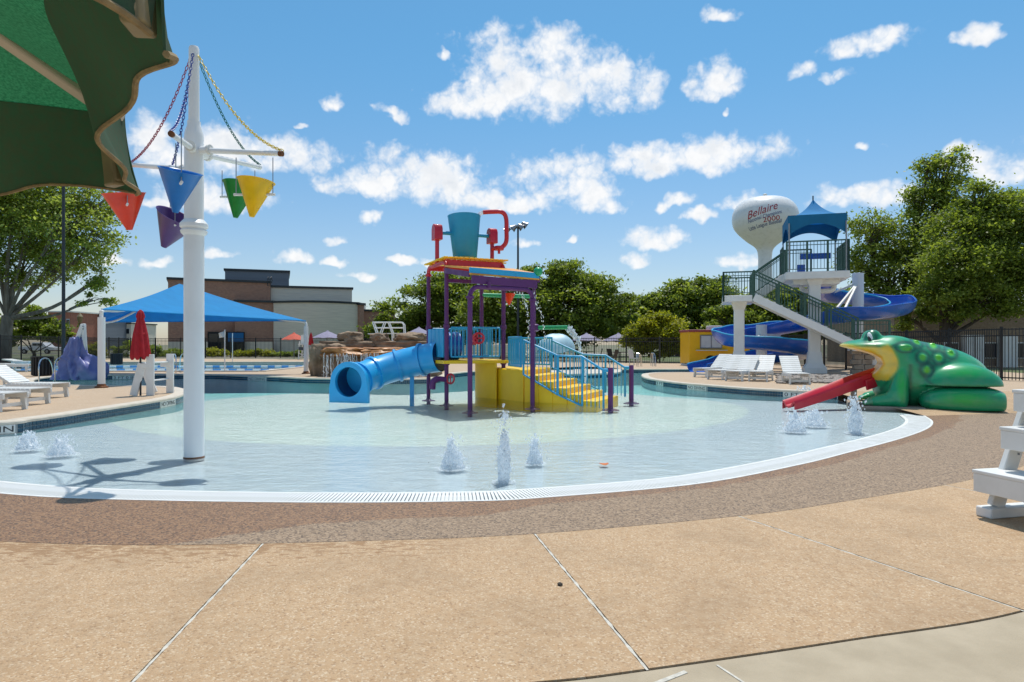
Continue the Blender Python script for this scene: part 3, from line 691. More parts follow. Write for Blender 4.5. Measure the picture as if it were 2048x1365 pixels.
MB().lathe([(.07, MZ(246)), (.066, MZ(110)), (.066, MZ(98)), (.055, MZ(94)), (.0, MZ(93))], (PB.x, PB.y, 0), 28).build('upper_pole', 'white_paint', mast)
AZ = MZ(303); topz = MZ(112)
# arm tips by azimuth; each carries a cone
ARMS = [('yellow', g(0, 700) and (565, 308), -.35), ('blue', (342, 268), -1.25), ('red', (262, 330), .75), ('green', (520, 335), 1.25), ('purple', (338, 352), 1.15)]
cones = {'red': ((252, 388, 460), .0, 'red cone bucket hanging under the parasol edge, left of the mast'),
 'blue': ((357, 342, 426), 1, 'blue cone bucket hanging close in front of the white mast'),
 'purple': ((345, 430, 500), 1, 'purple cone bucket hanging lowest, beside the collar of the mast'),
 'green': ((477, 368, 437), 1, 'green cone bucket half hidden behind the yellow one'),
 'yellow': ((509, 362, 435), 1, 'yellow cone bucket hanging right of the mast')}
for cname, (tx, ty), dY in ARMS:
    Yt = PB.y+dY; tp = q(tx, ty, Yt); cenr = Vector((PB.x, PB.y, AZ if cname in ('yellow', 'green', 'blue') else AZ-.22)); d = (tp-cenr); hd = Vector((d.x, d.y, 0)).normalized()
    rt = cenr+hd*.10; ar = MB(); ar.tube([rt, rt+hd*.16], .055, 14); ar.tube([rt+hd*.05, tp], [.038, .032], 14); ao = ar.build('arm', 'white_paint', mast)
    MB().cyl(rt+hd*.13, rt+hd*.165, .07, 14).build('flange', 'off_white', ao)
    MB().cyl(tp-(tp-rt).normalized()*.05, tp+(tp-rt).normalized()*.004, .036, 14).build('end_cap', 'rust' if cname in ('yellow', 'blue') else 'white_paint', ao)
    # coloured guy chain from the mast top to the arm tip
    A = Vector((PB.x+hd.x*.07, PB.y+hd.y*.07, topz)); B = tp+Vector((0, 0, .04)); L = (B-A).length; nl = int(L/.047); cm = MB()
    pt = lambda s: A.lerp(B, s)-Vector((0, 0, .42*4*s*(1-s)*.55))
    for i in range(nl):
        p0, p1 = pt(i/nl), pt((i+1)/nl); dd = (p1-p0).normalized(); sd = dd.cross(Vector((0, 0, 1))).normalized(); 
        if i % 2: sd = dd.cross(sd)
        ring = [(p0+p1)/2+dd*(.034*math.cos(t))+sd*(.0165*math.sin(t)) for t in [2*math.pi*j/10 for j in range(11)]]; cm.tube(ring, .0055, 5, False)
    cm.build('guy_chain', {'red': 'chain_red', 'blue': 'chain_blue', 'yellow': 'chain_yellow', 'green': 'chain_green', 'purple': 'chain_blue'}[cname], mast)
    # the cone itself
    (cx, cy0, cy1), _, lab = cones[cname]
    top = q(cx, cy0, Yt); bot = q(cx, cy1, Yt); H_ = top.z-bot.z; RT = {'red': 40, 'blue': 42, 'purple': 42, 'green': 34, 'yellow': 37}[cname]/F*Yt
    ct = thing('cone_bucket', lab, 'bucket', (top.x, top.y, bot.z), 0, 'tipping cone buckets on the splash mast')
    tl = {'red': (.18, -.06), 'blue': (.22, .24), 'purple': (.2, .55), 'green': (-.1, .1), 'yellow': (-.05, .1)}[cname]
    rm = Matrix.Rotation(tl[1], 3, 'Y')@Matrix.Rotation(tl[0], 3, 'X'); prof = [(RT*.13, 0), (RT*.16, .02), (RT*.95, H_*.985), (RT, H_), (RT*.97, H_), (RT*.92, H_*.97), (RT*.12, .05), (0, .045)]
    piv = Vector((0, 0, H_*.62)); mb_ = MB(); mb_.lathe(prof, (0, 0, 0), 36); mb_.v = [tuple(rm@(Vector(p)-piv)+piv) for p in mb_.v]; mb_.build('shell', 'cone_'+cname, ct, world=False, smooth=1.0)
    ax = Vector((1, 0, 0)) if cname in ('yellow', 'green') else Vector((.55, -.83, 0)); 
    for sgn_ in (-1, 1):
        e0 = piv+ax*sgn_*RT*.62; e1 = piv+ax*sgn_*(RT*.62+.12); MB().cyl(e0, e1, .017, 10).build('pivot', 'white_plastic', ct, world=False)
        hz = tp.z-bot.z-.02; hp = (tp-hd*(.08+.0))-Vector((top.x, top.y, bot.z)); 
        MB().tube([e1-ax*sgn_*.03, Vector((e1.x-ax.x*sgn_*.03, e1.y-ax.y*sgn_*.03, max(hz-.03, H_+.1)))], .006, 6).build('hanger', 'steel', ct, world=False)
# ---- bubbling jets
def jet(px, py, topy, wpx, lab, seed):
    B = g(px, py); s = F/B.y; H_ = (py-topy)/s; W_ = wpx/2/s
    t = thing('water_jet', lab, 'water jet', (B.x, B.y, -.02), 0, 'bubbling jets in the shallow water'); rg = random.Random(seed)
    tall = H_ > W_*3
    h_ = max(W_/16, .009); nx = int(W_*3.0/h_); nz_ = int((H_*1.25)/h_)+6
    gx = (np.arange(nx)-nx/2)*h_; gz = np.arange(nz_)*h_-.03; GX, GY, GZ = np.meshgrid(gx, gx, gz, indexing='ij'); u = np.clip(GZ/H_, 0, 1.3)
    prof = (W_*(.42+.55*np.sin(np.clip(u*1.15+.1, 0, 1)*math.pi)*.85)) if tall else (W_*(1.0-.55*u**1.2))
    rad = np.sqrt(GX**2+GY**2); val = rad-prof*np.sqrt(np.clip(1.03-u, 0, 1))
    wob = np.zeros_like(val)
    for o_, (fr_, am) in enumerate(((6, .30), (13, .26), (27, .2))):
        k = fr_/(W_*2.2)*1.6; ph = [rg.random()*9 for _ in range(6)]
        wob += am*W_*np.sin(GX*k+ph[0]+1.3*np.sin(GZ*k*.7+ph[3]))*np.sin(GY*k+ph[1]+1.1*np.sin(GX*k*.8+ph[4]))*np.cos(GZ*k*.55+ph[2]+1.2*np.sin(GY*k*.6+ph[5]))
    val += wob*(.55+.6*u); val[[0, -1]] = 1; val[:, [0, -1]] = 1; val[..., [0, -1]] = 1
    V, Q = nets(val, (gx[0]+B.x, gx[0]+B.y, gz[0]), h_); np_mesh('column', V, Q, 'foam', t)
    d_ = MB()
    for i in range(110 if not tall else 150):
        a = rg.random()*6.28; zz = H_*rg.random()**.9*1.12; rr = W_*(.45+abs(rg.gauss(0, .55)))*(1.35-.6*zz/H_); r_ = rg.uniform(.004, .013)*max(.7, B.y/9)
        c_ = Vector((B.x+math.cos(a)*rr, B.y+math.sin(a)*rr, zz)); d_.add([c_+Vector((p.x*r_, p.y*r_, p.z*r_*rg.uniform(1, 2.2))) for p in ICO1[0]], ICO1[1])
    stuff(d_.build('droplets', 'spray', t))
    fm = MB(); n_ = 40; rings = []
    for j, fr_ in enumerate((.25, .5, .8, 1.1, 1.45)):
        rings.append([(B.x+math.cos(2*math.pi*i/n_)*W_*fr_*(1+.35*mnoise.noise(Vector((math.cos(2*math.pi*i/n_)*2, math.sin(2*math.pi*i/n_)*2, seed+j*.3)))), B.y+math.sin(2*math.pi*i/n_)*W_*fr_*1.1, -.006+(.035, .018, .010, .004, -.004)[j]*(1+.8*mnoise.noise(Vector((i*.9, j*2.2, seed))))) for i in range(n_+1)])
    for a, c_ in zip(rings, rings[1:]): fm.strip(a, c_)
    fm.build('foam_skirt', 'spray', t)
JETS = [(55, 897, 868, 40, 'low bubbling jet at the left frame edge near the depth marker'), (121, 908, 873, 44, 'low bubbling jet right of the one by the depth marker'),
 (905, 935, 878, 46, 'wide bubbling jet left of the tallest near jet'), (1008, 962, 838, 34, 'tallest jet of the near three, nearest the slotted gutter'), (1070, 925, 878, 32, 'small slim jet right of the tallest near jet'),
 (1590, 862, 830, 40, 'low splash left of the tall jet by the frog'), (1629, 851, 826, 42, 'low splash between the red tongue and the tall jet by the frog'), (1711, 866, 800, 32, 'tall jet in front of the green frog'), (1610, 793, 776, 30, 'small splash behind the red tongue near the depth marker')]
for i, J in enumerate(JETS): jet(*J[:4], J[4], i+3)
# ---- white guard chair at the right edge
LB = g(1985, 1034)
ch = thing('guard_chair', 'tall white plastic lifeguard chair with step boxes, cut by the right frame edge', 'lifeguard chair', (LB.x, LB.y, 0), R(14))
W2 = 1.25; cb = lambda mb, nm, par=None, bv=.008: mb.build(nm, 'white_plastic', par or ch, world=False, bevel=bv)
for yy in (0, -W2):
    cb(MB().box((.78, yy, .045), (1.76, .15, .09)), 'skid', bv=.012)
    so_ = cb(MB().bar((.03, yy, .085), (1.0, yy, 2.35), .055, .145, (1, 0, 0)), 'front_rail')
    for t in (.04, .20, .24, .38, .42, .55, .59):
        p = Vector((.03, yy, .09)).lerp(Vector((1.0, yy, 2.35)), t); ox = .03 if int(t*100) % 3 else -.01
        for sy in (-1, 1): MB().cyl(p+Vector((ox, sy*.027, 0)), p+Vector((ox, sy*.034, 0)), .010, 10).build('bolt', 'grey_metal', so_, world=False)
    cb(MB().bar((1.62, yy, .085), (1.2, yy, 2.0), .055, .13, (1, 0, 0)), 'rear_rail')
    cb(MB().box((.86, yy, .28), (1.30, .047, .17)), 'side_board')
for k, (zt, xo) in enumerate(((.41, -.13), (.79, .05), (1.11, .19))):
    xc = xo+.17; s2 = cb(MB().box((xc, -W2/2, zt-.015), (.37, W2+.14 if k == 0 else W2-.06, .03)), 'step', bv=.005); wd = W2+.14 if k == 0 else W2-.06
    f_ = MB(); f_.box((xc-.165, -W2/2, zt-.11), (.03, wd-.02, .158)); f_.box((xc+.165, -W2/2, zt-.11), (.03, wd-.02, .158)); f_.box((xc, -W2/2+wd/2-.025, zt-.11), (.299, .03, .156)); f_.box((xc, -W2/2-wd/2+.025, zt-.11), (.299, .03, .156)); cb(f_, 'step_skirt', s2, .004)
cb(MB().box((1.05, -W2/2, 1.62), (.62, W2-.08, .05)), 'seat'); cb(MB().box((1.35, -W2/2, 2.0), (.05, W2-.08, .6)), 'backrest')
# ---- small finds on the floor
lf = MB(); c_ = g(1208, 928); lf.slab([[c_+Vector((x*.055, y*.075*(1-.5*abs(x)), .012*x*x-.004)) for y in (-1, -.5, 0, .5, 1)] for x in (-1, -.5, 0, .5, 1)], .003); tag(lf.build('fallen_leaf', 'leaf_orange'), 'orange fallen leaf floating on the shallow water', 'leaf')
pb = MB(); c_ = g(1120, 1171); lump(pb, (c_.x, c_.y, .006), (.016, .02, .010), 4, .3); tag(pb.build('dark_pebble', 'joint_gap'), 'small dark pebble lying on the tan slab', 'pebble')
# ---- frog slide (signed-distance shape, painted by position)
FS = 86.0; FX, FYc, FZ = (1680-1024)/F*15.6, 15.6, .03
fl = lambda px, py: ((px-1680)/FS, (826-py)/FS)
h_ = .032
gx = np.arange(-.25, 4.05, h_); gy = np.arange(-1.15, 1.15, h_); gz = np.arange(-.10, 2.0, h_)
GX, GY, GZ = np.meshgrid(gx, gy, gz, indexing='ij')
def ell(c, r): 
    k = np.sqrt(((GX-c[0])/r[0])**2+((GY-c[1])/r[1])**2+((GZ-c[2])/r[2])**2); return (k-1)*min(r)
def cap(a, b_, ra, rb):
    a, b_ = np.array(a), np.array(b_); d = b_-a; t = np.clip(((GX-a[0])*d[0]+(GY-a[1])*d[1]+(GZ-a[2])*d[2])/d.dot(d), 0, 1)
    return np.sqrt((GX-a[0]-d[0]*t)**2+(GY-a[1]-d[1]*t)**2+(GZ-a[2]-d[2]*t)**2)-(ra+(rb-ra)*t)
def sell(c, r, n=2.7):
    k = (np.abs((GX-c[0])/r[0])**n+np.abs((GY-c[1])/r[1])**n+np.abs((GZ-c[2])/r[2])**n)**(1/n); return (k-1)*min(r)
def smin(a, b_, k=.1):
    hh = np.clip(.5+.5*(b_-a)/k, 0, 1); return b_*(1-hh)+a*hh-k*hh*(1-hh)
body = ell((2.0, 0, .78), (1.22, .80, .74))
body = smin(body, ell((1.35, 0, 1.12), (.85, .80, .50)), .2)
body = smin(body, ell((2.75, 0, .62), (.85, .72, .62)), .25)
body = smin(body, ell((1.55, 0, .42), (.72, .62, .55)), .2)
# upper jaw: wide flat wedge
jaw = ell((.78, 0, 1.42), (.83, .80, .20)); jaw = smin(jaw, ell((1.15, 0, 1.36), (.7, .78, .30)), .12); body = smin(body, jaw, .15)
body = smin(body, ell((1.12, 0, .85), (.42, .70, .36)), .15)
for s_ in (-1, 1):
    body = smin(body, ell((.78, .40*s_, 1.62), (.23, .20, .22)), .07)
    body = smin(body, ell((1.25, .36*s_, 1.55), (.35, .22, .13)), .1)
    th = ell((2.78, .60*s_, .52), (.96, .44, .52)); lg = np.maximum(sell((2.90, .66*s_, .19), (.92, .44, .345), 2.6), GZ-.50); lg = smin(lg, ell((2.15, .72*s_, .17), (.30, .26, .20)), .1)
    body = np.minimum(smin(body, np.maximum(th, .535-GZ), .04), smin(lg, ell((3.2, .5*s_, .25), (.5, .4, .26)), .05))
    arm = cap((1.50, .62*s_, .98), (1.36, .74*s_, .36), .15, .24); arm = smin(arm, cap((1.36, .74*s_, .20), (.72, .78*s_, .12), .22, .12), .1)
    arm = smin(arm, ell((1.42, .74*s_, .14), (.16, .22, .24)), .08)
    for k in range(3): arm = smin(arm, cap((.72, (.66+.10*k)*s_, .13), (.56, (.62+.13*k)*s_, .09), .075, .06), .03)
    body = smin(body, arm, .035)
BUMPS = [(1846, 725), (1878, 725), (1853, 749), (1838, 694), (1872, 700), (1905, 715)]
bl = []
for (bx_, bz_) in BUMPS:
    x, z = fl(bx_, bz_); bl.append((x, z))
    for s_ in (-1, 1):
        iy = np.argmin(np.abs(body[np.argmin(np.abs(gx-x)), :, np.argmin(np.abs(gz-z))]) + (np.sign(gy) != s_)*9); body = smin(body, ell((x, gy[iy], z), (.06, .024, .06)), .03)
ex, ez = fl(1812, 705)
for s_ in (-1, 1):
    iy = np.argmin(np.abs(body[np.argmin(np.abs(gx-ex)), :, np.argmin(np.abs(gz-ez))]) + (np.sign(gy) != s_)*9); body = smin(body, ell((ex, gy[iy], ez), (.16, .05, .075)), .02)
# mouth cut: straight through from side to side
MP = np.array([fl(*p) for p in [(1560, 700), (1684, 705), (1742, 718), (1760, 726), (1766, 738), (1752, 756), (1728, 772), (1700, 800), (1560, 800)]])
def polyd(x, z, P):
    d = np.full(x.shape, 1e9); ins = np.zeros(x.shape, bool); n = len(P)
    for i in range(n):
        a, b_ = P[i], P[(i+1) % n]; e = b_-a; wx, wz = x-a[0], z-a[1]; t = np.clip((wx*e[0]+wz*e[1])/e.dot(e), 0, 1); d = np.minimum(d, (wx-e[0]*t)**2+(wz-e[1]*t)**2)
        c_ = ((a[1] > z) != (b_[1] > z)) & (x < (b_[0]-a[0])*(z-a[1])/(b_[1]-a[1]+1e-12)+a[0]); ins ^= c_
    return np.where(ins, -np.sqrt(d), np.sqrt(d))
md2 = polyd(gx[:, None]+0*gz[None], gz[None]+0*gx[:, None], MP)
body = -smin(-body, (md2[:, None, :]+0*GY), .05)
body = np.maximum(body, -(GZ-.0)); body = np.maximum(body, GX-3.74)
# two drain openings at the foot
for (c0, c1) in ((fl(1789, 812), fl(1812, 800)), (fl(1858, 820), fl(1885, 807))):
    bxd = np.maximum(np.maximum(np.abs(GX-(c0[0]+c1[0])/2)-(c1[0]-c0[0])/2, np.abs(GZ-.10)-.085), -(GY+.58)); body = np.maximum(body, -bxd)
for s_ in (0, -1): body[s_] = 1; body[:, s_] = 1; body[:, :, s_] = 1
V, Q = nets(body, (gx[0], gy[0], gz[0]), h_)
x, y, z = V.T
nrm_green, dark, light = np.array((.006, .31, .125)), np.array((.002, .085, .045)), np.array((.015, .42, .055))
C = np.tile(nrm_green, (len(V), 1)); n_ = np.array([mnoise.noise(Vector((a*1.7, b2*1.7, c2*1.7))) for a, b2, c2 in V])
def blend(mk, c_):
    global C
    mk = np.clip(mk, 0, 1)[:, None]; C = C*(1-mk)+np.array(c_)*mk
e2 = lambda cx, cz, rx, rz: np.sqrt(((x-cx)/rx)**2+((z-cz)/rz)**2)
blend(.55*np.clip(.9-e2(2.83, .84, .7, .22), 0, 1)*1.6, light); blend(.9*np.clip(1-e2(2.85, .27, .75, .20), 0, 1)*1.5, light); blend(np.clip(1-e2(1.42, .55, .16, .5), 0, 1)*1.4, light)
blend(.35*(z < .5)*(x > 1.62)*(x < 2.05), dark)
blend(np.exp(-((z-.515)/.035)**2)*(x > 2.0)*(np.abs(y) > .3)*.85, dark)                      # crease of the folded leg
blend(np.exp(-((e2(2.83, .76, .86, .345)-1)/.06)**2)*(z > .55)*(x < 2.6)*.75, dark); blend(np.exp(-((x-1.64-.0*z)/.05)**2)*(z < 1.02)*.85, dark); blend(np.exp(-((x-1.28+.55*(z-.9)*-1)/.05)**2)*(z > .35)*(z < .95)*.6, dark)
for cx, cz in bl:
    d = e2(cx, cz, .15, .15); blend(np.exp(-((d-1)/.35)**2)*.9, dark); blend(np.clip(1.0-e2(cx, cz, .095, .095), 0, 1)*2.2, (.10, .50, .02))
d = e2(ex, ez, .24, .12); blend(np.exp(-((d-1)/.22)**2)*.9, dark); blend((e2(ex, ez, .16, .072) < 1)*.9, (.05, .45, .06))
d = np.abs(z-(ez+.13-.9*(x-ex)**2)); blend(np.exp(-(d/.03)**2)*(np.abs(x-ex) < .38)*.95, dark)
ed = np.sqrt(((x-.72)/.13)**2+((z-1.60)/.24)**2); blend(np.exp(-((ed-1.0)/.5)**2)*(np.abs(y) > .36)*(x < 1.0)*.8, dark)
dm = polyd(x, z, MP); wid = np.interp(x, [0, .5, .9, 1.1, 1.4], [.10, .13, .22, .36, .36])
low = (z < 1.25)
blend((dm < wid)*(x < 1.42)*(z > .62)*np.clip((wid-dm)/.03, 0, 1), (.78, .50, .04)); blend((dm < .06)*(x > .3)*(z > .62), (.80, .40, .015)); blend(np.exp(-((dm-wid)/.03)**2)*(x < 1.42)*(z > .62)*.5, (.35, .42, .03))
chips = (n_ > .42)*(z < .3); blend(chips*.35, (.25, .3, .2))
FC, FR = Vector((9.76, 16.1, FZ)), R(-24)
def fw(x_, y_, z_):
    """frog coordinates to the world"""
    x_ = (x_-1.86)*.87; return Vector((FC.x+x_*math.cos(FR)-y_*math.sin(FR), FC.y+x_*math.sin(FR)+y_*math.cos(FR), FZ+z_))
fr = thing('frog_slide', 'big green fibreglass frog with open yellow mouth and folded legs', 'frog slide', (FC.x, FC.y, 0))
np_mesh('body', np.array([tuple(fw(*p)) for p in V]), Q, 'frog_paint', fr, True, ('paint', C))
for s_ in (-1, 1):
    def eb(cx_, cy_, cz_, rx_, ry_, rz_): return [fw(cx_+p.x*rx_-.10*p.z*rz_/.17*.6, cy_+p.y*ry_*1.0, cz_+p.z*rz_) for p in ICO3[0]]
    eo = MB().add(eb(.74, .53*s_, 1.60, .085, .085, .17), ICO3[1]).build('eye', 'white_paint', fr); MB().add(eb(.705, .575*s_, 1.58, .05, .055, .10), ICO3[1]).build('pupil', 'ink', eo)
tg = MB(); W_ = .215
pa, pe = fw(.92, 0, .70), g(1577, 817); ax_ = (pe-pa); ax_.z = 0; ax_.normalize(); sx_ = Vector((-ax_.y, ax_.x, 0))
if sx_.y > 0: sx_ = -sx_
pts = [pa+Vector((0, 0, .03))-ax_*.12, pa, pa.lerp(pe, .25)+Vector((0, 0, .02)), pa.lerp(pe, .6), pa.lerp(pe, .88)+Vector((0, 0, .0)), pe+Vector((0, 0, .01))]
sec = lambda p: [p+sx_*W_+Vector((0, 0, .12)), p+sx_*(W_-.05)+Vector((0, 0, .10)), p+sx_*(W_-.11)+Vector((0, 0, .02)), p-Vector((0, 0, .01)), p-sx_*(W_-.11)+Vector((0, 0, .02)), p-sx_*(W_-.05)+Vector((0, 0, .10)), p-sx_*W_+Vector((0, 0, .12))]
TC = cr(pts, 5)
to = tg.slab([sec(p) for p in TC], .05).build('tongue_slide', 'play_red', fr)
for sg in (1, -1): MB().slab([[p+sx_*(W_+.004)*sg+Vector((0, 0, .118)), p+sx_*(W_+.004)*sg+Vector((0, 0, .0)), p+sx_*(W_+.004)*sg+Vector((0, 0, max(-.10, -.035-p.z*.12)))][::sg] for p in TC], .02).build('tongue_side', 'play_red', to)
b0, b1 = pa.lerp(pe, -.02), pa.lerp(pe, .22); MB().bar(b0+sx_*(W_+.03)-Vector((0, 0, .05)), b1+sx_*(W_+.03)-Vector((0, 0, .05)), .05, .24).build('tongue_bracket', 'play_red', fr, bevel=.01)
b0, b1 = pa.lerp(pe, .02), pa.lerp(pe, .09); MB().bar(b0+sx_*(W_+.058)-Vector((0, 0, .0)), b1+sx_*(W_+.058)-Vector((0, 0, .0)), .006, .08).build('worn_decal', 'shutter', fr)
b0 = pa.lerp(pe, .27); MB().box((b0.x, b0.y, .2), (.12, .4, .5), FR).build('tongue_support', 'stone', fr, bevel=.02)
PLq = [fw(.15, -1.0, 0), fw(1.95, -1.1, 0), fw(2.05, .9, 0), fw(.2, .9, 0)]; sl_ = MB(); sl_.prism([(p.x, p.y) for p in PLq], -.3, .06); struct(sl_.build('frog_plinth', 'stone', bevel=.02))

# ---- water play tower
P1, P2, P3 = g(857, 791), g(893, 800), g(1007, 796); P4 = P1+P3-P2; PC, PE = g(940, 813), g(1065, 806); PF = Vector((.70, 21.1, 0))
tw = thing('play_tower', 'water play tower with purple posts, tipping bucket, stairs and tube slide', 'play tower', ((P1+P3)/2).to_tuple())
def post(p, z1, r=.058, z0=-.35):
    o = MB().cyl((p.x, p.y, z0), (p.x, p.y, z1), r, 16).build('post', 'purple', tw); MB().lathe([(.2, -.02), (.2, .0), (.10, .02), (.07, .05)], (p.x, p.y, -.15), 20).build('foot_plate', 'purple', o); return o
for p in (P1, P2, P3, P4): post(p, 3.58)
post(PF, 3.35, .055)
for p in (PC, PE): post(p, 2.72, .06)
for p in (P1, P2, P3, P4):
    for z in (1.0, 2.0): MB().lathe([(.065, -.06), (.085, -.05), (.085, .05), (.065, .06)], (p.x, p.y, z), 14).build('clamp', 'purple', tw)
def arch(a, c_, z, r, m, nm, bend=.22):
    d = (c_-a).normalized(); A = Vector((a.x, a.y, z-bend)); B = Vector((c_.x, c_.y, z-bend)); pts = [A-Vector((0, 0, .06))]
    for k in range(7): t = math.pi/2*k/6; pts.append(A+d*bend*(1-math.cos(t))+Vector((0, 0, bend*math.sin(t))))
    for k in range(7): t = math.pi/2*(6-k)/6; pts.append(B-d*bend*(1-math.cos(t))+Vector((0, 0, bend*math.sin(t))))
    pts.append(B-Vector((0, 0, .06))); o = MB().tube(pts, r, 14).build(nm, m, tw)
    for e_ in (A, B): MB().lathe([(.07, -.06), (.095, -.05), (.095, .0), (.07, .02)], e_, 14).build('coupling', m, o)
arch(PC, PE, 2.92, .06, 'purple', 'arch_pipe', .24)
arch(P2, P1, 3.78, .058, 'play_red', 'red_frame_pipe', .2); arch(P3, P4, 3.78, .058, 'play_red', 'red_frame_pipe', .2)
u = (P3-P2).normalized(); v_ = (P1-P2).normalized(); up3 = Vector((0, 0, 1))
for a, c_ in ((P2, P3), (P1, P4)): MB().bar(a+v_*.12*(1 if a is P2 else -1)+up3*3.76, c_+v_*.12*(1 if a is P2 else -1)+up3*3.76, .10, .16).build('red_beam', 'play_red', tw, bevel=.01)
L_ = (P3-P2).length; D2 = (P1-P2).length
for k in range(13):
    a = P2-u*.12-v_*.12+u*(L_+.24)*(k+.5)/13; b2 = a+v_*(D2+.24); MB().bar(a+up3*3.885, b2+up3*3.885, .115, .035).build('roof_slat', 'play_yellow', tw, bevel=.008)
for k in range(2): a = P2-u*.2+v_*(.3+k*1.1); MB().bar(a+up3*3.85, a+u*(L_+.4)+up3*3.85, .08, .03).build('slat_bearer', 'play_yellow', tw)
# tipping bucket and its bearings
BC = (P1+P3)/2; sB = F/BC.y; bz0, bz1 = CH+(HZ-517)/sB, CH+(HZ-432)/sB
rmx = Matrix.Rotation(R(-4), 3, u); bk = MB().lathe([(0, .04), (.33, .0), (.345, .02), (.475, bz1-bz0-.02), (.485, bz1-bz0), (.46, bz1-bz0), (.33, .06), (0, .06)], (BC.x, BC.y, bz0), 40, rmx).build('tipping_bucket', 'bucket_teal', tw, smooth=.8)
mL, mR = (P1+P2)/2, (P3+P4)/2; axz = 4.70
MB().cyl(mL+up3*axz, mL+u*.62+up3*axz, .055, 12).build('axle', 'bucket_teal', bk); MB().cyl(mR-u*.62+up3*axz, mR+up3*axz, .055, 12).build('axle', 'bucket_teal', bk)
for m_ in (mL, mR):
    o = MB().cyl(m_+up3*3.75, m_+up3*4.6, .06, 14).build('bucket_post', 'play_red', tw)
    b_ = MB(); poly = [(-.17, -.22), (.17, -.22), (.17, .10), (.12, .2), (0, .24), (-.12, .2), (-.17, .10)]
    wdt = .12
    vs = [m_+up3*(axz+pz)+v_*px_+u*sd for sd in (-wdt, wdt) for px_, pz in poly]; n_ = len(poly)
    b_.add(vs, [tuple(range(n_)), tuple(range(2*n_-1, n_-1, -1))]+[(i, n_+i, n_+(i+1) % n_, (i+1) % n_) for i in range(n_)]); b_.build('bearing_box', 'play_red', o, bevel=.015)
fp = cr([q(984, 497, 19.5), q(1000, 497, 19.5), q(1012, 485, 19.45), q(1013, 460, 19.4), q(1012, 436, 19.35), q(1004, 425, 19.3), q(985, 424, 19.3), q(966, 425, 19.3)], 6)
fo = MB().tube(fp, .065, 14).build('fill_pipe', 'play_red', tw); MB().lathe([(.13, -.06), (.15, 0), (.13, .06)], q(998, 497, 19.45), 14).build('valve', 'play_red', fo); MB().cyl(q(998, 497, 19.45), q(998, 508, 19.45), .04, 10).build('drain_cock', 'play_red', fo)
stuff(MB().tube(cr([q(967, 425, 19.3), q(960, 428, 19.3), q(954, 436, 19.3), q(950, 446, 19.3)], 4), [.06]*12+[.03], 8).build('water_stream', 'foam', tw))
# lean-to roof over the arch
ra, rb_ = P2+up3*3.62-u*.05, P3+up3*3.62+u*.3; rc, rd = q(1078, 551, 17.3), q(939, 539, 16.3)
b_ = MB(); b_.slab([[ra, rb_], [rd, rc]], -.05); ro = b_.build('lean_roof', 'play_orange', tw)
MB().bar(rd+Vector((0, -.03, -.02)), rc+Vector((0, -.03, -.02)), .05, .14).build('fascia', 'sky_blue', ro, bevel=.008); MB().bar(rd+Vector((.0, -.03, -.112)), rc+Vector((0, -.03, -.112)), .045, .035).build('fascia_trim', 'play_orange', ro)
MB().bar(PC+up3*3.1+u*.05, PE+up3*3.06+u*.12, .06, .20).build('roof_beam', 'purple', ro); MB().bar(ra-up3*.1, rd-up3*.12, .05, .14).build('roof_rafter', 'purple', ro); MB().bar(rb_-up3*.1, rc-up3*.12, .05, .14).build('roof_rafter', 'purple', ro)
MB().bar(P2+up3*3.25, P3+up3*3.25, .10, .10).build('tie_beam', 'purple', tw)
MB().cyl(PC+up3*2.9+u*.5, PC+up3*3.05+u*.5, .05, 10).build('roof_stub', 'purple', ro); MB().cyl(PE+up3*2.9-u*.3, PE+up3*3.05-u*.3, .05, 10).build('roof_stub', 'purple', ro)
sp_ = q(1076, 544, 17.25); mbx = MB(); lump(mbx, sp_, (.12, .12, .12), 1, 0, 1, 0); mbx.build('spray_head', 'play_green', tw)
# deck and railings
dk = MB(); e_ = .12; quad = [P2-u*e_-v_*e_, P3+u*e_-v_*e_, P4+u*e_+v_*e_, P1-u*e_+v_*e_]; dk.prism([(p.x, p.y) for p in quad], .98, 1.07); dko = dk.build('deck', 'play_yellow', tw, bevel=.01)
def rail(a, c_, zl, zh, m='sky_blue', gap=.105, r=.024, nm='rail_panel', z2=None):
    dzz = (z2 or 0); t = MB(); A, B = Vector((a.x, a.y, zl)), Vector((c_.x, c_.y, zl+dzz)); hh = up3*(zh-zl); t.tube([A, B], r, 10); t.tube([A+hh, B+hh], r*1.25, 10); t.tube([A, A+hh], r, 10); t.tube([B, B+hh], r, 10)
    o = t.build(nm, m, tw); pickets(o, A, B, zh-zl, .022, gap, m, 'baluster'); return o
rail(P2+u*.13-v_*.02, P3-u*.13-v_*.02, 1.17, 1.97); rail(P1-u*.02+u*.15, P4-u*.13, 1.17, 1.97); rail(P4+u*.0-v_*.15, P4-v_*.75, 1.17, 1.97)
# solid slide entry panels on the left side
for k in range(4):
    a = P2+v_*(.12+.38*k)-u*.04; MB().bar(a+up3*1.55, a+v_*.33+up3*1.55, .06, .8).build('entry_panel', 'sky_blue', tw, bevel=.02)
MB().tube([P1.lerp(P2, .5)+u*.05+up3*1.47, P1.lerp(P2, .5)+u*.62+up3*1.47], .40, 22, False).build('entry_barrel', 'flume_blue', tw)
MB().tube([q(952, 672, 18.3), q(948, 690, 18.3)], .06, 10).build('valve_body', 'play_red', tw)
wh = MB(); c_ = q(957, 677, 18.2); wh.tube([c_+Vector((.15*math.cos(t), -.05, .14*math.sin(t))) for t in [2*math.pi*k/16 for k in range(17)]], .03, 8, False); wh.bar(c_+Vector((-.15, -.05, 0)), c_+Vector((.15, -.05, 0)), .04); wh.bar(c_+Vector((-.03, -.05, .14)), c_+Vector((-.03, -.05, -.14)), .04); wh.build('valve_wheel', 'play_red', tw)
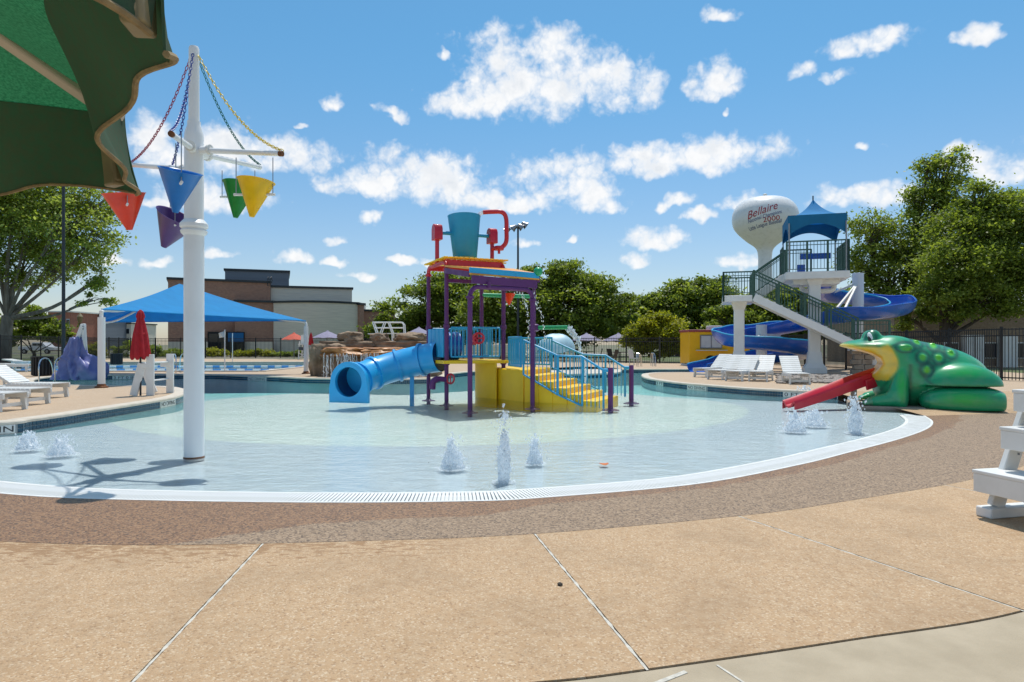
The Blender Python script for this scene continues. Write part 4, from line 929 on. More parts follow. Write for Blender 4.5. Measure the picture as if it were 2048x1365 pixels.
ns = MB(); ns.tube(cr([P2+up3*.55+Vector((.0, -.1, 0)), P2+Vector((-.2, -.16, .58)), P2+Vector((-.34, -.2, .5)), P2+Vector((-.36, -.2, .3))], 5), [.07]*6+[.085]*10, 12); ns.build('spray_nozzle', 'purple', tw)
wh = MB(); c_ = P2+Vector((.12, -.13, .58)); wh.tube([c_+Vector((.10*math.cos(t), 0, .13*math.sin(t))) for t in [2*math.pi*k/14 for k in range(15)]], .025, 8, False); wh.bar(c_+Vector((0, 0, -.13)), c_+Vector((0, 0, .13)), .03); wh.build('nozzle_wheel', 'play_red', tw)
# yellow base and stairs
base = [(-1.02, 19.75), (-.38, 18.62), (.30, 17.60), (1.16, 19.5), (.25, 20.8)]
MB().prism(base, -.4, .84).build('yellow_base', 'play_yellow', tw, bevel=.03)
bl_ = MB(); cpt = cr([(-1.05, 19.85, 0), (-.98, 19.3, 0), (-.72, 18.9, 0), (-.40, 18.60, 0)], 6); bl_.slab([[(p.x-.02, p.y-.03, z) for p in cpt] for z in (-.3, .2, .6, 1.0)], .03); bl_.build('curved_panel', 'play_yellow', tw)
sd_ = Vector((.91, -.41, 0)); sw_ = Vector((.41, .91, 0)); S0 = Vector((.32, 17.55, 0))
for k in range(5):
    z1 = .70-.155*k; a = S0+sd_*(.40*k); MB().prism([(p.x, p.y) for p in (a, a+sd_*.40, a+sd_*.40+sw_*2.02, a+sw_*2.02)], -.4, z1).build('stair_tread', 'play_yellow', tw, bevel=.02)
for off, nm in ((-.04, 0), (2.06, 1)):
    o0 = S0+sw_*off; pr = [(0, 1.62), (.95, 1.22), (1.62, 1.20), (2.18, .86)]; pb_ = [(0, .84), (.95, .42), (1.62, .16), (2.18, .05)]
    if nm == 0: pb_ = [(0, .72), (.95, .22), (1.62, -.05), (2.18, -.1)]
    T = MB(); T.tube([o0+sd_*t+up3*z for t, z in pr], .03, 10); T.tube([o0+sd_*t+up3*z for t, z in pb_[:3]], .024, 10)
    for t, z in pr: zb = np.interp(t, [p[0] for p in pb_], [p[1] for p in pb_]); T.tube([o0+sd_*t+up3*zb, o0+sd_*t+up3*z], .028, 10)
    T.tube([o0+sd_*2.18+up3*.86, o0+sd_*2.33+up3*.86], .05, 10)
    to_ = T.build('stair_railing', 'sky_blue', tw)
    n_ = 20
    for k in range(1, n_):
        t = 2.18*k/n_; zt = np.interp(t, [p[0] for p in pr], [p[1] for p in pr]); zb = np.interp(t, [p[0] for p in pb_], [p[1] for p in pb_])
        MB().bar(o0+sd_*t+up3*zb, o0+sd_*t+up3*zt, .02).build('baluster', 'sky_blue', to_, smooth=0)
    pp = o0+sd_*2.36; MB().cyl((pp.x, pp.y, -.3), (pp.x, pp.y, .93), .066, 16).build('end_post', 'purple', tw)
    MB().lathe([(.22, -.02), (.22, 0), (.11, .03)], (pp.x, pp.y, -.12), 18).build('foot_plate', 'purple', tw)
rail(P3+u*.12-v_*.1, S0-sw_*.04+Vector((-.06, .05, 0)), .92, 1.70); rail(S0+sw_*2.06, P4+u*1.0, .92, 1.70)
# tube slide
tpts = cr([Vector((-2.05, 18.98, 1.16)), Vector((-2.6, 19.2, 1.07)), Vector((-3.3, 19.2, .90)), Vector((-3.92, 18.85, .70)), Vector((-4.25, 18.3, .54)), Vector((-4.36, 17.95, .50))], 8)
mat('tube_inner_shade', (.004, .05, .16), .35); ts = MB(); N_ = len(tpts); ro_, ri_ = .43, .40  # dark inner colour paints the shade deep inside the tube
ts.tube(tpts, ro_, 28, False); tso = ts.build('tube_slide', 'tube_blue', tw, smooth=1.0); lin = MB().tube(tpts[::-1], ri_-.002, 28, True); lin.f.pop(-2); lin.build('tube_inner_shade', 'tube_inner_shade', tso, smooth=1.0)
for i in (8, 16, 24, 31):
    d = (tpts[i+1]-tpts[i-1]).normalized(); MB().tube([tpts[i]-d*.035, tpts[i]+d*.035], ro_+.05, 28).build('flange', 'tube_blue', tso)
    if i == 31: continue
end = tpts[-1]; d = (tpts[-1]-tpts[-2]); d.z = 0; d.normalize(); sd2 = d.cross(up3).normalized(); mo = MB(); n_ = 36
for dd_ in (0, .12):
    for ri in (0, 1):
        for k in range(n_):
            a = 2*math.pi*k/n_; c2, s2 = math.cos(a), math.sin(a)
            if ri == 0: p = end+d*dd_+sd2*ri_*c2+up3*ri_*s2
            else:
                rr = .545; xx, zz = rr*c2, rr*s2
                if s2 < -.05: xx = rr*(1.06 if c2 > 0 else -1.06)*min(1, abs(c2)*2.6 if abs(c2) < .38 else 1); zz = max(-.56, -.56*min(1, (-s2)*1.6)) if abs(c2) > .38 else -.56
                p = end+d*dd_+sd2*xx+up3*zz
            mo.v.append(tuple(p))
for k in range(n_):
    k2 = (k+1) % n_; A0, A1, B0, B1 = 0, n_, 2*n_, 3*n_
    mo.f += [(B0+k, B0+k2, B1+k2, B1+k), (A0+k, A1+k, A1+k2, A0+k2), (A1+k, B1+k, B1+k2, A1+k2), (A0+k, A0+k2, B0+k2, B0+k)]
mo.build('slide_mouth', 'tube_blue', tso, smooth=.7)
pp = q(824, 760, 19.2); MB().bar((pp.x, 19.2, -.3), (pp.x, 19.2, .85), .12, .08).build('slide_leg', 'tube_blue', tso, bevel=.01)
# green spray pipes and the little red cone
MB().cyl(P4+up3*3.03, PF+up3*3.03, .06, 12).build('spray_pipe', 'play_green', tw); MB().cyl(PF+up3*2.04, Vector((1.72, 20.6, 2.04)), .062, 12).build('water_cannon', 'play_green', tw); MB().lathe([(.10, -.12), (.17, -.08), (.17, .08), (.10, .12)], PF+up3*2.04, 14).build('cannon_base', 'purple', tw)
c_ = q(1018, 611, 20.3); MB().lathe([(.0, 0), (.03, .01), (.2, .36), (.19, .36), (.0, .05)], c_, 20).build('small_cone', 'cone_red', tw)
def drips(name, pts, n, r0, lab):
    b_ = MB(); C_ = cr(pts, 12)
    for i in range(n):
        p = random.choice(C_)+Vector((random.gauss(0, .03), random.gauss(0, .03), random.gauss(0, .06))); r_ = random.uniform(.5, 1.3)*r0; b_.add([p+Vector((k.x*r_, k.y*r_, k.z*r_*1.8)) for k in ICO1[0]], ICO1[1])
    o = b_.build(name, 'foam', None); tag(o, lab, 'water spray', None, 'stuff'); return o
drips('water_spray', [q(1020, 572, 19.8), q(1045, 590, 19.6), q(1056, 640, 19.5), q(1056, 720, 19.5)], 130, .013, 'white water drops spilling from the roof pipe of the play tower')
drips('water_spray', [q(1066, 590, 19.8), q(1082, 630, 19.6), q(1092, 680, 19.5)], 70, .013, 'white water drops arcing beside the right purple posts')
drips('water_spray', [Vector((1.72, 20.6, 2.0)), Vector((2.0, 20.5, 1.7)), Vector((2.2, 20.4, .9)), Vector((2.25, 20.4, .0))], 300, .022, 'white arc of water pouring from the green cannon')
# ================================================================== THINGS: middle distance
# ---- blue hip canopy on white posts
cA, cB, cC = g(203, 776, DZ), g(612, 748, DZ), Vector((-20.1, 32.5, DZ))
cn = thing('shade_canopy', 'bright blue fabric canopy on white posts beside the channel', 'canopy', ((cA+cB+cC)/3).to_tuple())
pk = Vector((-14.95, 29.9, 4.25)); eav = [Vector((p.x, p.y, 2.60)) for p in (cA, cB, cC)]
for i in range(3):
    a, c_ = eav[i], eav[(i+1) % 3]; NS, NT = 18, 12
    def edge(s, a=a, c_=c_): m_ = a.lerp(c_, s); inn = (pk-m_); inn.z = 0; inn.normalize(); return m_+inn*.35*4*s*(1-s)*.5
    grid = [[edge(s/NS).lerp(pk, t/NT)-Vector((0, 0, .22*math.sin(math.pi*t/NT)*(.4+2.4*(s/NS)*(1-s/NS)))) for s in range(NS+1)] for t in range(NT+1)]
    MB().slab(grid, .006).build('fabric_panel', 'blue_fabric', cn)
    MB().tube([edge(s/NS) for s in range(NS+1)], .02, 6).build('edge_cable', 'blue_fabric', cn)
for p, e_ in zip((cA, cB, cC), eav):
    o = MB().cyl((p.x, p.y, DZ), (p.x, p.y, 2.35), .105, 18).build('post', 'white_paint', cn); MB().lathe([(.19, 0), (.19, .04), (.13, .06), (.115, .12)], (p.x, p.y, DZ), 18).build('rusty_foot', 'rust', o)
    inn = (pk-e_); inn.z = 0; inn.normalize(); MB().tube(cr([Vector((p.x, p.y, 2.33)), Vector((p.x, p.y, 2.46)), e_+inn*.22-Vector((0, 0, .03)), e_.lerp(pk, .3)-Vector((0, 0, .3)), e_.lerp(pk, .97)-Vector((0, 0, .12))], 5), .055, 10).build('arm', 'white_paint', cn)
# ---- covered pool lift
lp = q(150, 770, 25.2); lp.z = DZ
lt = thing('pool_lift', 'pool lift under a crumpled blue-violet cover with its white arm raised', 'pool lift', lp.to_tuple())
h_ = .045; gx = np.arange(-1.0, 1.35, h_); gy = np.arange(-.8, .8, h_); gz = np.arange(-.08, 1.85, h_); GX, GY, GZ = np.meshgrid(gx, gy, gz, indexing='ij')
t = np.clip(GZ/1.62, 0, 1.2); v1 = np.sqrt(((GX-(-.12+.22*t))/(1.02-.62*t))**2+(GY/(.62-.3*t))**2)-.62; v1 = np.maximum(v1*.5, GZ-1.62+.3*np.abs(GX-.08))
v2 = (np.sqrt(((GX-.55)/.62)**2+(GY/.5)**2+((GZ-.30)/.58)**2)-1)*.5; vv = smin(v1, v2, .15)
fold = np.zeros_like(vv)
ang = np.arctan2(GY, GX-.05)
fold += .085*np.sin(ang*7+GZ*3.2+2*np.sin(GZ*2.3))*(1.1-.5*t)+.03*np.sin(ang*15-GZ*6+1.5*np.sin(GX*5))+.02*np.sin(GX*17+GZ*13+2*np.sin(GZ*7))
vv = vv+fold*.8; vv = np.maximum(vv, -(GZ)); 
for s_ in (0, -1): vv[s_] = 1; vv[:, s_] = 1; vv[:, :, s_] = 1
V, Q = nets(vv, (gx[0]+lp.x, gy[0]+lp.y, gz[0]+DZ), h_); np_mesh('cover', V, Q, 'tarp', lt)
b_ = MB(); ap = q(167, 650, 25.2); b_.bar(q(152, 690, 25.2), ap, .16, .16); b_.bar(ap+Vector((0, 0, .04)), q(171, 712, 25.2), .13, .13); b_.build('arm', 'white_plastic', lt, bevel=.02)
for c_ in (ap+Vector((.03, -.09, -.06)), ap+Vector((.03, -.09, -.16))): MB().cyl(c_, c_+Vector((0, .02, 0)), .025, 8).build('bolt', 'grey_metal', lt)
# ---- loungers
def lounger(lab, loc, rz, back, group):
    t = thing('sun_lounger', lab, 'sun lounger', loc, rz, group); wpl = 'white_plastic'
    for y in (-.30, .30): MB().box((.62, y, .30), (1.24, .05, .11)).build('side_rail', wpl, t, world=False, bevel=.01)
    for x in (.12, 1.10):
        for y in (-.30, .30): MB().bar((x, y, .26), (x-.03 if x < 1 else x+.05, y*1.04, 0), .05, .10, (1, 0, 0)).build('leg', wpl, t, world=False)
    for x in (.14, 1.08): MB().bar((x, -.3, .12), (x, .3, .12), .04, .07).build('stretcher', wpl, t, world=False)
    sm = shared(('seat_slat', 1), lambda k: k.box((0, 0, 0), (.085, .64, .022)), wpl)
    for k in range(11): o = bpy.data.objects.new('seat_slat', sm); col.objects.link(o); o.parent = t; o.location = (.05+.105*k, 0, .367)
    ca, sa = math.cos(back), math.sin(back); o0 = Vector((1.12, 0, .36)); bd = Vector((ca, 0, sa)); bn_ = Vector((-sa, 0, ca))
    for y in (-.27, .27): MB().bar(o0+Vector((0, y, 0)), o0+bd*.80+Vector((0, y, 0)), .05, .05).build('back_rail', wpl, t, world=False)
    bm_ = shared(('back_slat', 1), lambda k: k.box((0, 0, 0), (.085, .64, .022)), wpl)
    for k in range(8): o = bpy.data.objects.new('back_slat', bm_); col.objects.link(o); o.parent = t; o.location = o0+bd*(.05+.1*k)+bn_*.037; o.rotation_euler = (0, -back, 0)
    if back > .2: MB().bar(o0+bd*.5, (1.5, 0, .06), .04, .04).build('back_prop', wpl, t, world=False)
    return t
def ldeck(px, py): p = g(px, py, DZ); return (p.x, p.y, DZ)
GR = 'white loungers on the rounded deck by the slide tower'
for px, py, ang, bk, lab in ((1398, 755, 2.55, .75, 'leftmost white lounger on the rounded deck, seen side-on'), (1428, 760, 2.42, .75, 'second white lounger from the left on the rounded deck'), (1466, 763, 2.30, .75, 'middle white lounger in front of the slim white column'),
    (1515, 764, 2.12, .75, 'white lounger right of the slim column, turned towards the camera'), (1601, 770, 1.74, .75, 'white lounger standing alone by the wide tower column, seen from its foot')):
    p = Vector(ldeck(px, py)); rz = R(180)-ang if False else ang-math.pi
    lounger(lab, p, (math.pi-ang), bk, GR)
GL = 'white loungers at the left frame edge'
for px, py, bk, lab in ((122, 796, .55, 'farthest of the three white loungers at the left frame edge, back raised'), (82, 810, .0, 'middle of the three white loungers at the left frame edge, lying flat'), (33, 822, .0, 'nearest of the three white loungers at the left frame edge')):
    p = Vector(ldeck(px, py)); lounger(lab, p, math.pi-.08, bk, GL)
lounger('flat white lounger on the grass by the litter bin', g(66, 744, DZ)+Vector((0, 0, .006)), math.pi, .0, 'white loungers on the lawn')
lounger('white lounger behind the flat one on the grass', g(68, 736, DZ)+Vector((0, 0, .006)), math.pi-.2, .12, 'white loungers on the lawn')
# ---- litter bins
def bin_(lab, px, py, w_px):
    p = g(px, py, DZ); s = F/p.y; r = w_px/2/s; t = thing('litter_bin', lab, 'litter bin', p.to_tuple(), 0, 'black slatted litter bins')
    MB().lathe([(r*.88, .02), (r*.88, r*1.95)], p, 20).build('liner', 'dark_shade', t); MB().lathe([(r*.96, r*1.9), (r*1.02, r*1.95), (r*1.02, r*2.05), (r*.7, r*2.05), (r*.66, r*1.9)], p, 24).build('rim', 'black_metal', t)
    me = shared(('slat', round(r, 3)), lambda k: k.box((0, 0, r), (.02, .06, r*1.9)), 'black_metal')
    for k in range(20): a = 2*math.pi*k/20; piece('slat', me, t, p+Vector((math.cos(a)*r*.97, math.sin(a)*r*.97, .02)), a)
bin_('black slatted litter bin by the left fence, beside the chrome handrail', 85, 752, 38); bin_('black slatted litter bin right of the white canopy post', 233, 730, 22)
# ---- handrails
def handrail(lab, a, c_, h, grp):
    t = thing('handrail', lab, 'handrail', a.to_tuple(), 0, grp); d = c_-a; 
    for off in (Vector((0, 0, 0)), Vector((.06, .75, 0))):
        MB().tube(cr([a+off, a+off+Vector((0, 0, h*.7)), a+off+d*.2+Vector((0, 0, h)), a+off+d*.65+Vector((0, 0, h*.95)), a+off+d*.9+Vector((0, 0, h*.55)), a+off+d+Vector((0, 0, -.3))], 6), .024, 8).build('rail_tube', 'chrome', t)
handrail('curved chrome handrail at the end of the channel', g(78, 765, DZ), g(108, 760, DZ), .82, 'chrome pool handrails'); handrail('curved chrome handrail in front of the yellow-green tree', g(1276, 734, DZ), g(1284, 739, 0), .85, 'chrome pool handrails'); handrail('chrome handrail nearer the yellow trailer', g(1305, 733, DZ), g(1312, 739, 0), .85, 'chrome pool handrails'); handrail('chrome ladder rail at the lap pool, left of the mast', g(352, 747, DZ), g(344, 742, 0), .9, 'chrome pool handrails')
# ---- closed red parasol and the low white guard stand
p = g(281, 792, DZ); t = thing('closed_parasol', 'closed red parasol standing at the white guard stand', 'parasol', p.to_tuple())
MB().cyl(p, p+Vector((0, 0, 2.0)), .025, 10).build('pole', 'black_metal', t)
b_ = MB(); rows = []
for (z, r) in ((.98, .205), (1.05, .215), (1.3, .19), (1.6, .15), (1.85, .105), (2.0, .07), (2.06, .09), (2.12, .08), (2.2, .05), (2.24, .01)):
    rows.append([p+Vector((math.cos(a)*r*(1+.16*math.sin(a*8+z*1.5)), math.sin(a)*r*(1+.16*math.sin(a*8+z*1.5)), z-.05*(z < 1.02)*math.sin(a*8))) for a in [2*math.pi*k/48 for k in range(49)]])
b_.slab(rows, .006); b_.build('folded_cloth', 'red_fabric', t); MB().lathe([(.15, -.03), (.162, 0), (.15, .03)], p+Vector((0, 0, 1.62)), 16).build('strap', 'red_fabric', t)
gs = thing('guard_stand', 'low white plastic guard stand on the rounded left deck', 'guard stand', (g(295, 790, DZ)).to_tuple())
for dy in (0, 1.0):
    o = Vector((0, dy, 0)); A = g(267, 792, DZ)+o; B = q(284, 727, A.y)+o*.0; B.y = A.y; MB().bar(A, B, .05, .2, (1, 0, 0)).build('slanted_leg', 'white_plastic', gs, bevel=.01)
    C0 = g(315, 790, DZ)+o; C0.y = A.y; MB().bar(C0, C0+Vector((0, 0, 1.08)), .05, .2, (1, 0, 0)).build('upright', 'white_plastic', gs, bevel=.01)
    MB().bar(Vector((A.x+.18, A.y, .95)), Vector((C0.x+.02, A.y, .95)), .064, .12).build('side_board', 'white_plastic', gs, bevel=.01)
for z in (.56, 1.03): MB().bar(Vector((A.x+.42, A.y-.5, z)), Vector((C0.x-.12, A.y-.5, z)), .93, .04).build('seat', 'white_plastic', gs, bevel=.01)
# ---- rock waterfall
rk = thing('rock_waterfall', 'brown artificial rock ledge with thin falls of water into the pool', 'waterfall', (-7.2, 31, 0))
def rockp(px0, px1, py0, py1, Yd, dep, sd, m='rock', am=.22, bx=.6, nm='boulder'):
    a, c_ = q(px0, py1, Yd), q(px1, py0, Yd); b_ = MB(); lump(b_, ((a.x+c_.x)/2, Yd+dep*.35, (a.z+c_.z)/2), ((c_.x-a.x)/2*1.06, dep, (c_.z-a.z)/2*1.08), sd, am, 1.6, bx); return b_.build(nm, m, rk, smooth=.9)
rockp(624, 700, 684, 764, 28.7, 1.0, 1, 'rock', .14, .85, 'base_rock'); rockp(680, 790, 704, 764, 28.9, 1.2, 2, 'rock', .12, .92, 'base_rock'); rockp(770, 885, 704, 764, 28.9, 1.2, 3, 'rock', .12, .92, 'base_rock')
rockp(642, 735, 695, 714, 28.0, .9, 4, 'rock_wet', .25, .75, 'wet_ledge'); rockp(720, 800, 695, 713, 28.1, .9, 5, 'rock_wet', .25, .75, 'wet_ledge'); rockp(785, 880, 695, 713, 28.1, .9, 6, 'rock_wet', .25, .75, 'wet_ledge')
rockp(636, 760, 682, 702, 29.2, .8, 7, 'rock', .12, .95, 'cap_stone'); rockp(745, 885, 682, 702, 29.2, .8, 8, 'rock', .12, .95, 'cap_stone')
for a, c_, y0_, sd in ((674, 724, 664, 11), (738, 776, 667, 12), (788, 852, 666, 13)): rockp(a, c_, y0_, 690, 29.2, .55, sd, 'rock', .28, .5)
rockp(620, 648, 692, 762, 28.4, .6, 15, 'rock', .2, .6)
rg = random.Random(5); fm = MB()
for k in range(110):
    px = rg.uniform(648, 850); x0_ = q(px, 710, 27.3).x; zt = q(px, rg.uniform(706, 712), 27.25).z; n_ = 9; w0 = rg.uniform(.005, .016)
    pts = [Vector((x0_+rg.gauss(0, .02), 27.25-.10*math.sqrt(j/n_)-.05*rg.random(), zt*(1-j/n_))) for j in range(n_+1)]; fm.tube(pts, [w0*rg.uniform(.5, 1.3) for _ in pts], 5)
for k in range(260):
    c_ = Vector((q(rg.uniform(645, 855), 700, 27.1).x, 27.05+rg.gauss(0, .12), abs(rg.gauss(0, .28)))); r_ = rg.uniform(.012, .03); fm.add([c_+Vector(p)*r_ for p in ICO1[0]], ICO1[1])
stuff(fm.build('falling_water', 'spray', rk))
# ---- slide tower
TY = 31.0; sT = F/TY; tx = lambda px: (px-1024)/sT; tz = lambda py: CH+(HZ-py)/sT
st = thing('slide_tower', 'white concrete slide tower with green railed stairs and blue tent roof', 'slide tower', (tx(1632), TY, DZ))
def column(px, ztop, w_, yy, flare=True):
    x = tx(px); o = MB().box((x, yy, (ztop+DZ)/2), (w_, w_, ztop-DZ)).build('column', 'white_paint', st, bevel=.04)
    if flare:
        b_ = MB(); b_.lathe([(w_*.72, 0), (w_*1.0, .28), (w_*1.05, .34)], (x, yy, ztop-.36), 4, Matrix.Rotation(R(45), 3, 'Z')); b_.build('capital', 'white_paint', o, smooth=0)
        b_ = MB(); b_.lathe([(w_*1.35, 0), (w_*1.35, .25), (w_*.95, .45), (w_*.76, 1.0)], (x, yy, DZ), 4, Matrix.Rotation(R(45), 3, 'Z')); b_.build('plinth', 'white_paint', o, smooth=0)
column(1486, tz(603), .48, TY-.2); column(1630, tz(556), .50, TY+.2)
LZ, UZ_ = tz(592), tz(545)
MB().box(((tx(1453)+tx(1513))/2, TY+.1, LZ-.14), (tx(1513)-tx(1453), 2.9, .28)).build('landing', 'white_paint', st, bevel=.02)
MB().box(((tx(1574)+tx(1690))/2, TY+1.0, UZ_-.17), (tx(1690)-tx(1574), 3.0, .34)).build('platform', 'white_paint', st, bevel=.02)
MB().box(((tx(1590)+tx(1676))/2, TY+.9, UZ_-.44), (tx(1676)-tx(1590), 1.6, .22)).build('platform_beam', 'white_paint', st, bevel=.02)
def flight(xa, za, xb, zb, yc, wdt, nst, nm):
    f = MB()
    for yy in (yc-wdt/2, yc+wdt/2): f.bar((xa, yy, za-.15), (xb, yy, zb-.15), .10, .34)
    fo_ = f.build(nm, 'white_paint', st, bevel=.015)
    for k in range(nst): t = (k+.5)/nst; MB().box((xa+(xb-xa)*t, yc, za+(zb-za)*t), (abs(xb-xa)/nst+.04, wdt-.08, .05)).build('tread', 'off_white', fo_)
    for yy in (yc-wdt/2, yc+wdt/2): srail((xa, yy, za), (xb, yy, zb))
def srail(a, c_, h=1.08, gap=.13, posts=None):
    a, c_ = Vector(a), Vector(c_); L = Vector((c_.x-a.x, c_.y-a.y)).length; r_ = MB(); U = Vector((0, 0, 1))
    r_.bar(a+U*h, c_+U*h, .06, .06); r_.bar(a+U*(h-.17), c_+U*(h-.17), .03, .03); r_.bar(a+U*.12, c_+U*.12, .03, .03); r_.bar(a+U*.11, a+U*h, .028); r_.bar(c_+U*.11, c_+U*h, .028); ro2 = r_.build('railing', 'tower_green', st)
    np_ = posts or max(2, int(round(L/1.2))+1)
    for k in range(np_): p = a.lerp(c_, k/(np_-1)); MB().bar(p-U*.28, p+U*(h+.02), .085).build('rail_post', 'tower_green', ro2, smooth=0)
    pickets(ro2, a+U*.12, c_+U*.12, h-.13, .022, gap, 'tower_green', 'baluster')
flight(tx(1512), LZ+.05, tx(1697), tz(686), TY-.75, 1.15, 14, 'lower_flight'); flight(tx(1512), LZ+.05, tx(1576), UZ_, TY+.85, 1.15, 7, 'upper_flight')
xl, xr, yn, yf = tx(1455), tx(1511), TY-1.33, TY+1.5
srail((xl, yn, LZ), (xr, yn, LZ)); srail((xl, yf, LZ), (xl, yn, LZ)); srail((xl, yf, LZ), (xr, yf, LZ))
xl, xr, yn, yf = tx(1576), tx(1688), TY-.45, TY+2.45
srail((xl, yn, UZ_), (xr, yn, UZ_), 1.4, .14, 4); srail((xr, yn, UZ_), (xr, yf, UZ_), 1.4); srail((xl, yf, UZ_), (xl+1.4, yf, UZ_), 1.4); srail((xl, yn+1.9, UZ_), (xl, yf, UZ_), 1.4)
for x in (xl+.1, xr-.1):
    for y in (yn, yf): MB().cyl((x, y, UZ_), (x, y, tz(448)), .035, 10).build('tent_post', 'steel', st)
ev, ap_ = tz(432), tz(391); cx, cy = (xl+xr)/2, (yn+yf)/2; hx, hy = (xr-xl)/2-.06, (yf-yn)/2-.05; rows = []
for k in range(13):
    t = k/12; sc2 = (1-t)**1.0; zz = ev+(ap_-ev)*(t**2.1); row = []
    for sgx, sgy in ((-1, -1), (1, -1), (1, 1), (-1, 1), (-1, -1)): row.append((cx+sgx*hx*max(sc2, .01), cy+sgy*hy*max(sc2, .01), zz))
    r2 = []
    for a, c_ in zip(row, row[1:]): r2 += [Vector(a).lerp(Vector(c_), j/6) for j in range(6)]
    rows.append(r2+[Vector(row[-1])])
rf = MB().slab(rows[::-1], .01).build('tent_roof', 'blue_fabric', st); MB().cyl((cx, cy, ap_-.05), (cx, cy, tz(383)), .03, 8).build('finial', 'black_metal', rf)
cor = [Vector((cx+a*hx, cy+b2*hy, 0)) for a, b2 in ((-1, -1), (1, -1), (1, 1), (-1, 1))]
for a, c_ in zip(cor, cor[1:]+cor[:1]):
    grid = [[a.lerp(c_, s/16)+Vector((0, 0, ev-(.45+.55*(2*s/16-1)**2)*t*.95)) for s in range(17)] for t in (0, .33, .66, 1)]; MB().slab(grid, .008).build('tent_valance', 'teal_fabric', rf)
MB().box((cx+.25, yf-.25, UZ_+1.02), (1.4, .12, .28)).build('sign_board', 'flume_blue', st); MB().box((cx-.4, yf-.3, UZ_+.35), (.35, .3, .5)).build('stool', 'flume_blue', st)
# lower landing, its stone pier and column
MB().box((tx(1725), TY-.75, tz(690)-.14), (1.7, 1.4, .28)).build('lower_landing', 'white_paint', st, bevel=.02); column(1728, tz(694), .5, TY-.6, True)
srail((tx(1700), TY-.1, tz(686)), (tx(1762), TY-.1, tz(686)), 1.0)
for zi in range(5):
    for xi in range(2): MB().box((tx(1701)+.42*xi-.1+.2*(zi % 2)*.5, TY-.9, DZ+.11+.225*zi), (.40, .5, .21)).build('stone_block', 'stone', st, bevel=.02)
st.rotation_euler.z = R(-17)
# ---- blue flume
fl_ = thing('flume_slide', 'deep blue open spiral flume winding down from the tower', 'water slide', (17, 35, DZ))
def fq_(px, py, Yd): return q(px, py, Yd)
path = [fq_(1648, 556, 33.2), fq_(1640, 575, 34.2), fq_(1648, 592, 35.8), fq_(1690, 598, 37.4), fq_(1745, 604, 37.6), fq_(1795, 611, 36.6), fq_(1806, 618, 35.0), fq_(1785, 624, 33.6), fq_(1740, 629, 32.9), fq_(1690, 634, 33.0), fq_(1645, 642, 34.2), fq_(1590, 654, 36.4), fq_(1535, 664, 38.0), fq_(1480, 669, 38.2), fq_(1450, 673, 37.0),
        fq_(1452, 680, 35.2), fq_(1490, 686, 33.9), fq_(1545, 691, 33.3), fq_(1592, 697, 33.7), fq_(1612, 704, 35.0), fq_(1590, 712, 36.6), fq_(1530, 719, 37.2), fq_(1460, 726, 36.6), fq_(1415, 735, 35.6), fq_(1394, 740, 35.0)]
C_ = cr(path, 8); n_ = len(C_); r_ = .60
def usec(i):
    d = C_[min(i+1, n_-1)]-C_[max(i-1, 0)]; d.z = 0; d.normalize(); sd = Vector((d.y, -d.x, 0)); d2 = (C_[min(i+4, n_-1)]-C_[i]); d1 = (C_[i]-C_[max(i-4, 0)]); cr_ = max(-1, min(1, (d1.cross(d2)).z*2.0))
    out = []
    for k in range(17):
        a = math.pi*(k/16); x_ = -math.cos(a)*r_; z_ = -math.sin(a)*r_*.95+.30; ext = .55*max(0, -math.cos(a)*cr_-.2) ; out.append(C_[i]+sd*x_*(1+0*ext)+Vector((0, 0, z_+ext*1.0)))
    return out
segn = 8; i = 0; first = True
while i < n_-1:
    j = min(i+segn, n_-1); MB().slab([usec(k) for k in range(i, j+1)], -.03).build('flume_section', 'flume_blue', fl_, smooth=1.2)
    sec_ = usec(j); fo_ = MB(); fo_.slab([[p+(p-C_[j])*.03 for p in usec(max(j-1, 0))][:], [p+(p-C_[j])*.05 for p in sec_]], -.03)
    i = j
for s_ in (0, 16): MB().tube([usec(k)[s_] for k in range(n_)], .045, 7).build('flume_lip', 'sky_blue' if s_ else 'flume_blue', fl_)
def sup(px, Yd, ztop, arms):
    x = (px-1024)/F*Yd; o = MB().cyl((x, Yd, DZ), (x, Yd, ztop), .28, 20).build('support_column', 'white_paint', fl_)
    for e_ in arms: MB().bar((x, Yd, e_[3] if len(e_) > 3 else ztop-.5), e_[:3], .10, .10).build('support_arm', 'off_white', o)
sup(1716, 35.2, CH+(HZ-547)/F*35.2, [tuple(fq_(1656, 590, 35.3)), tuple(fq_(1675, 616, 33.6)), tuple(fq_(1690, 618, 33.3)), tuple(fq_(1690, 606, 37))]); sup(1523, 35.8, CH+(HZ-650)/F*35.8, [tuple(fq_(1560, 672, 36.5)), tuple(fq_(1500, 690, 34.2)), tuple(fq_(1580, 700, 34))])
b_ = MB(); b_.tube(cr([fq_(1608, 560, 31.9), fq_(1603, 572, 31.9), fq_(1612, 582, 31.9), fq_(1660, 582, 31.9), fq_(1668, 572, 31.9), fq_(1664, 558, 31.9)], 5), .12, 12); b_.build('feed_pipe', 'white_paint', fl_)
gvl = MB(); rg = random.Random(9)
for k in range(420):
    p = g(rg.uniform(1555, 1710), rg.uniform(752, 768), DZ); r_2 = rg.uniform(.05, .14); gvl.add([p+Vector((v2.x*r_2*rg.uniform(.7, 1.3), v2.y*r_2, v2.z*r_2*.55+.03)) for v2 in ICO1[0]], ICO1[1])
o = gvl.build('river_stones', 'gravel', None, smooth=0); tag(o, 'bed of grey river stones at the foot of the slide tower', 'stones', None, 'stuff')
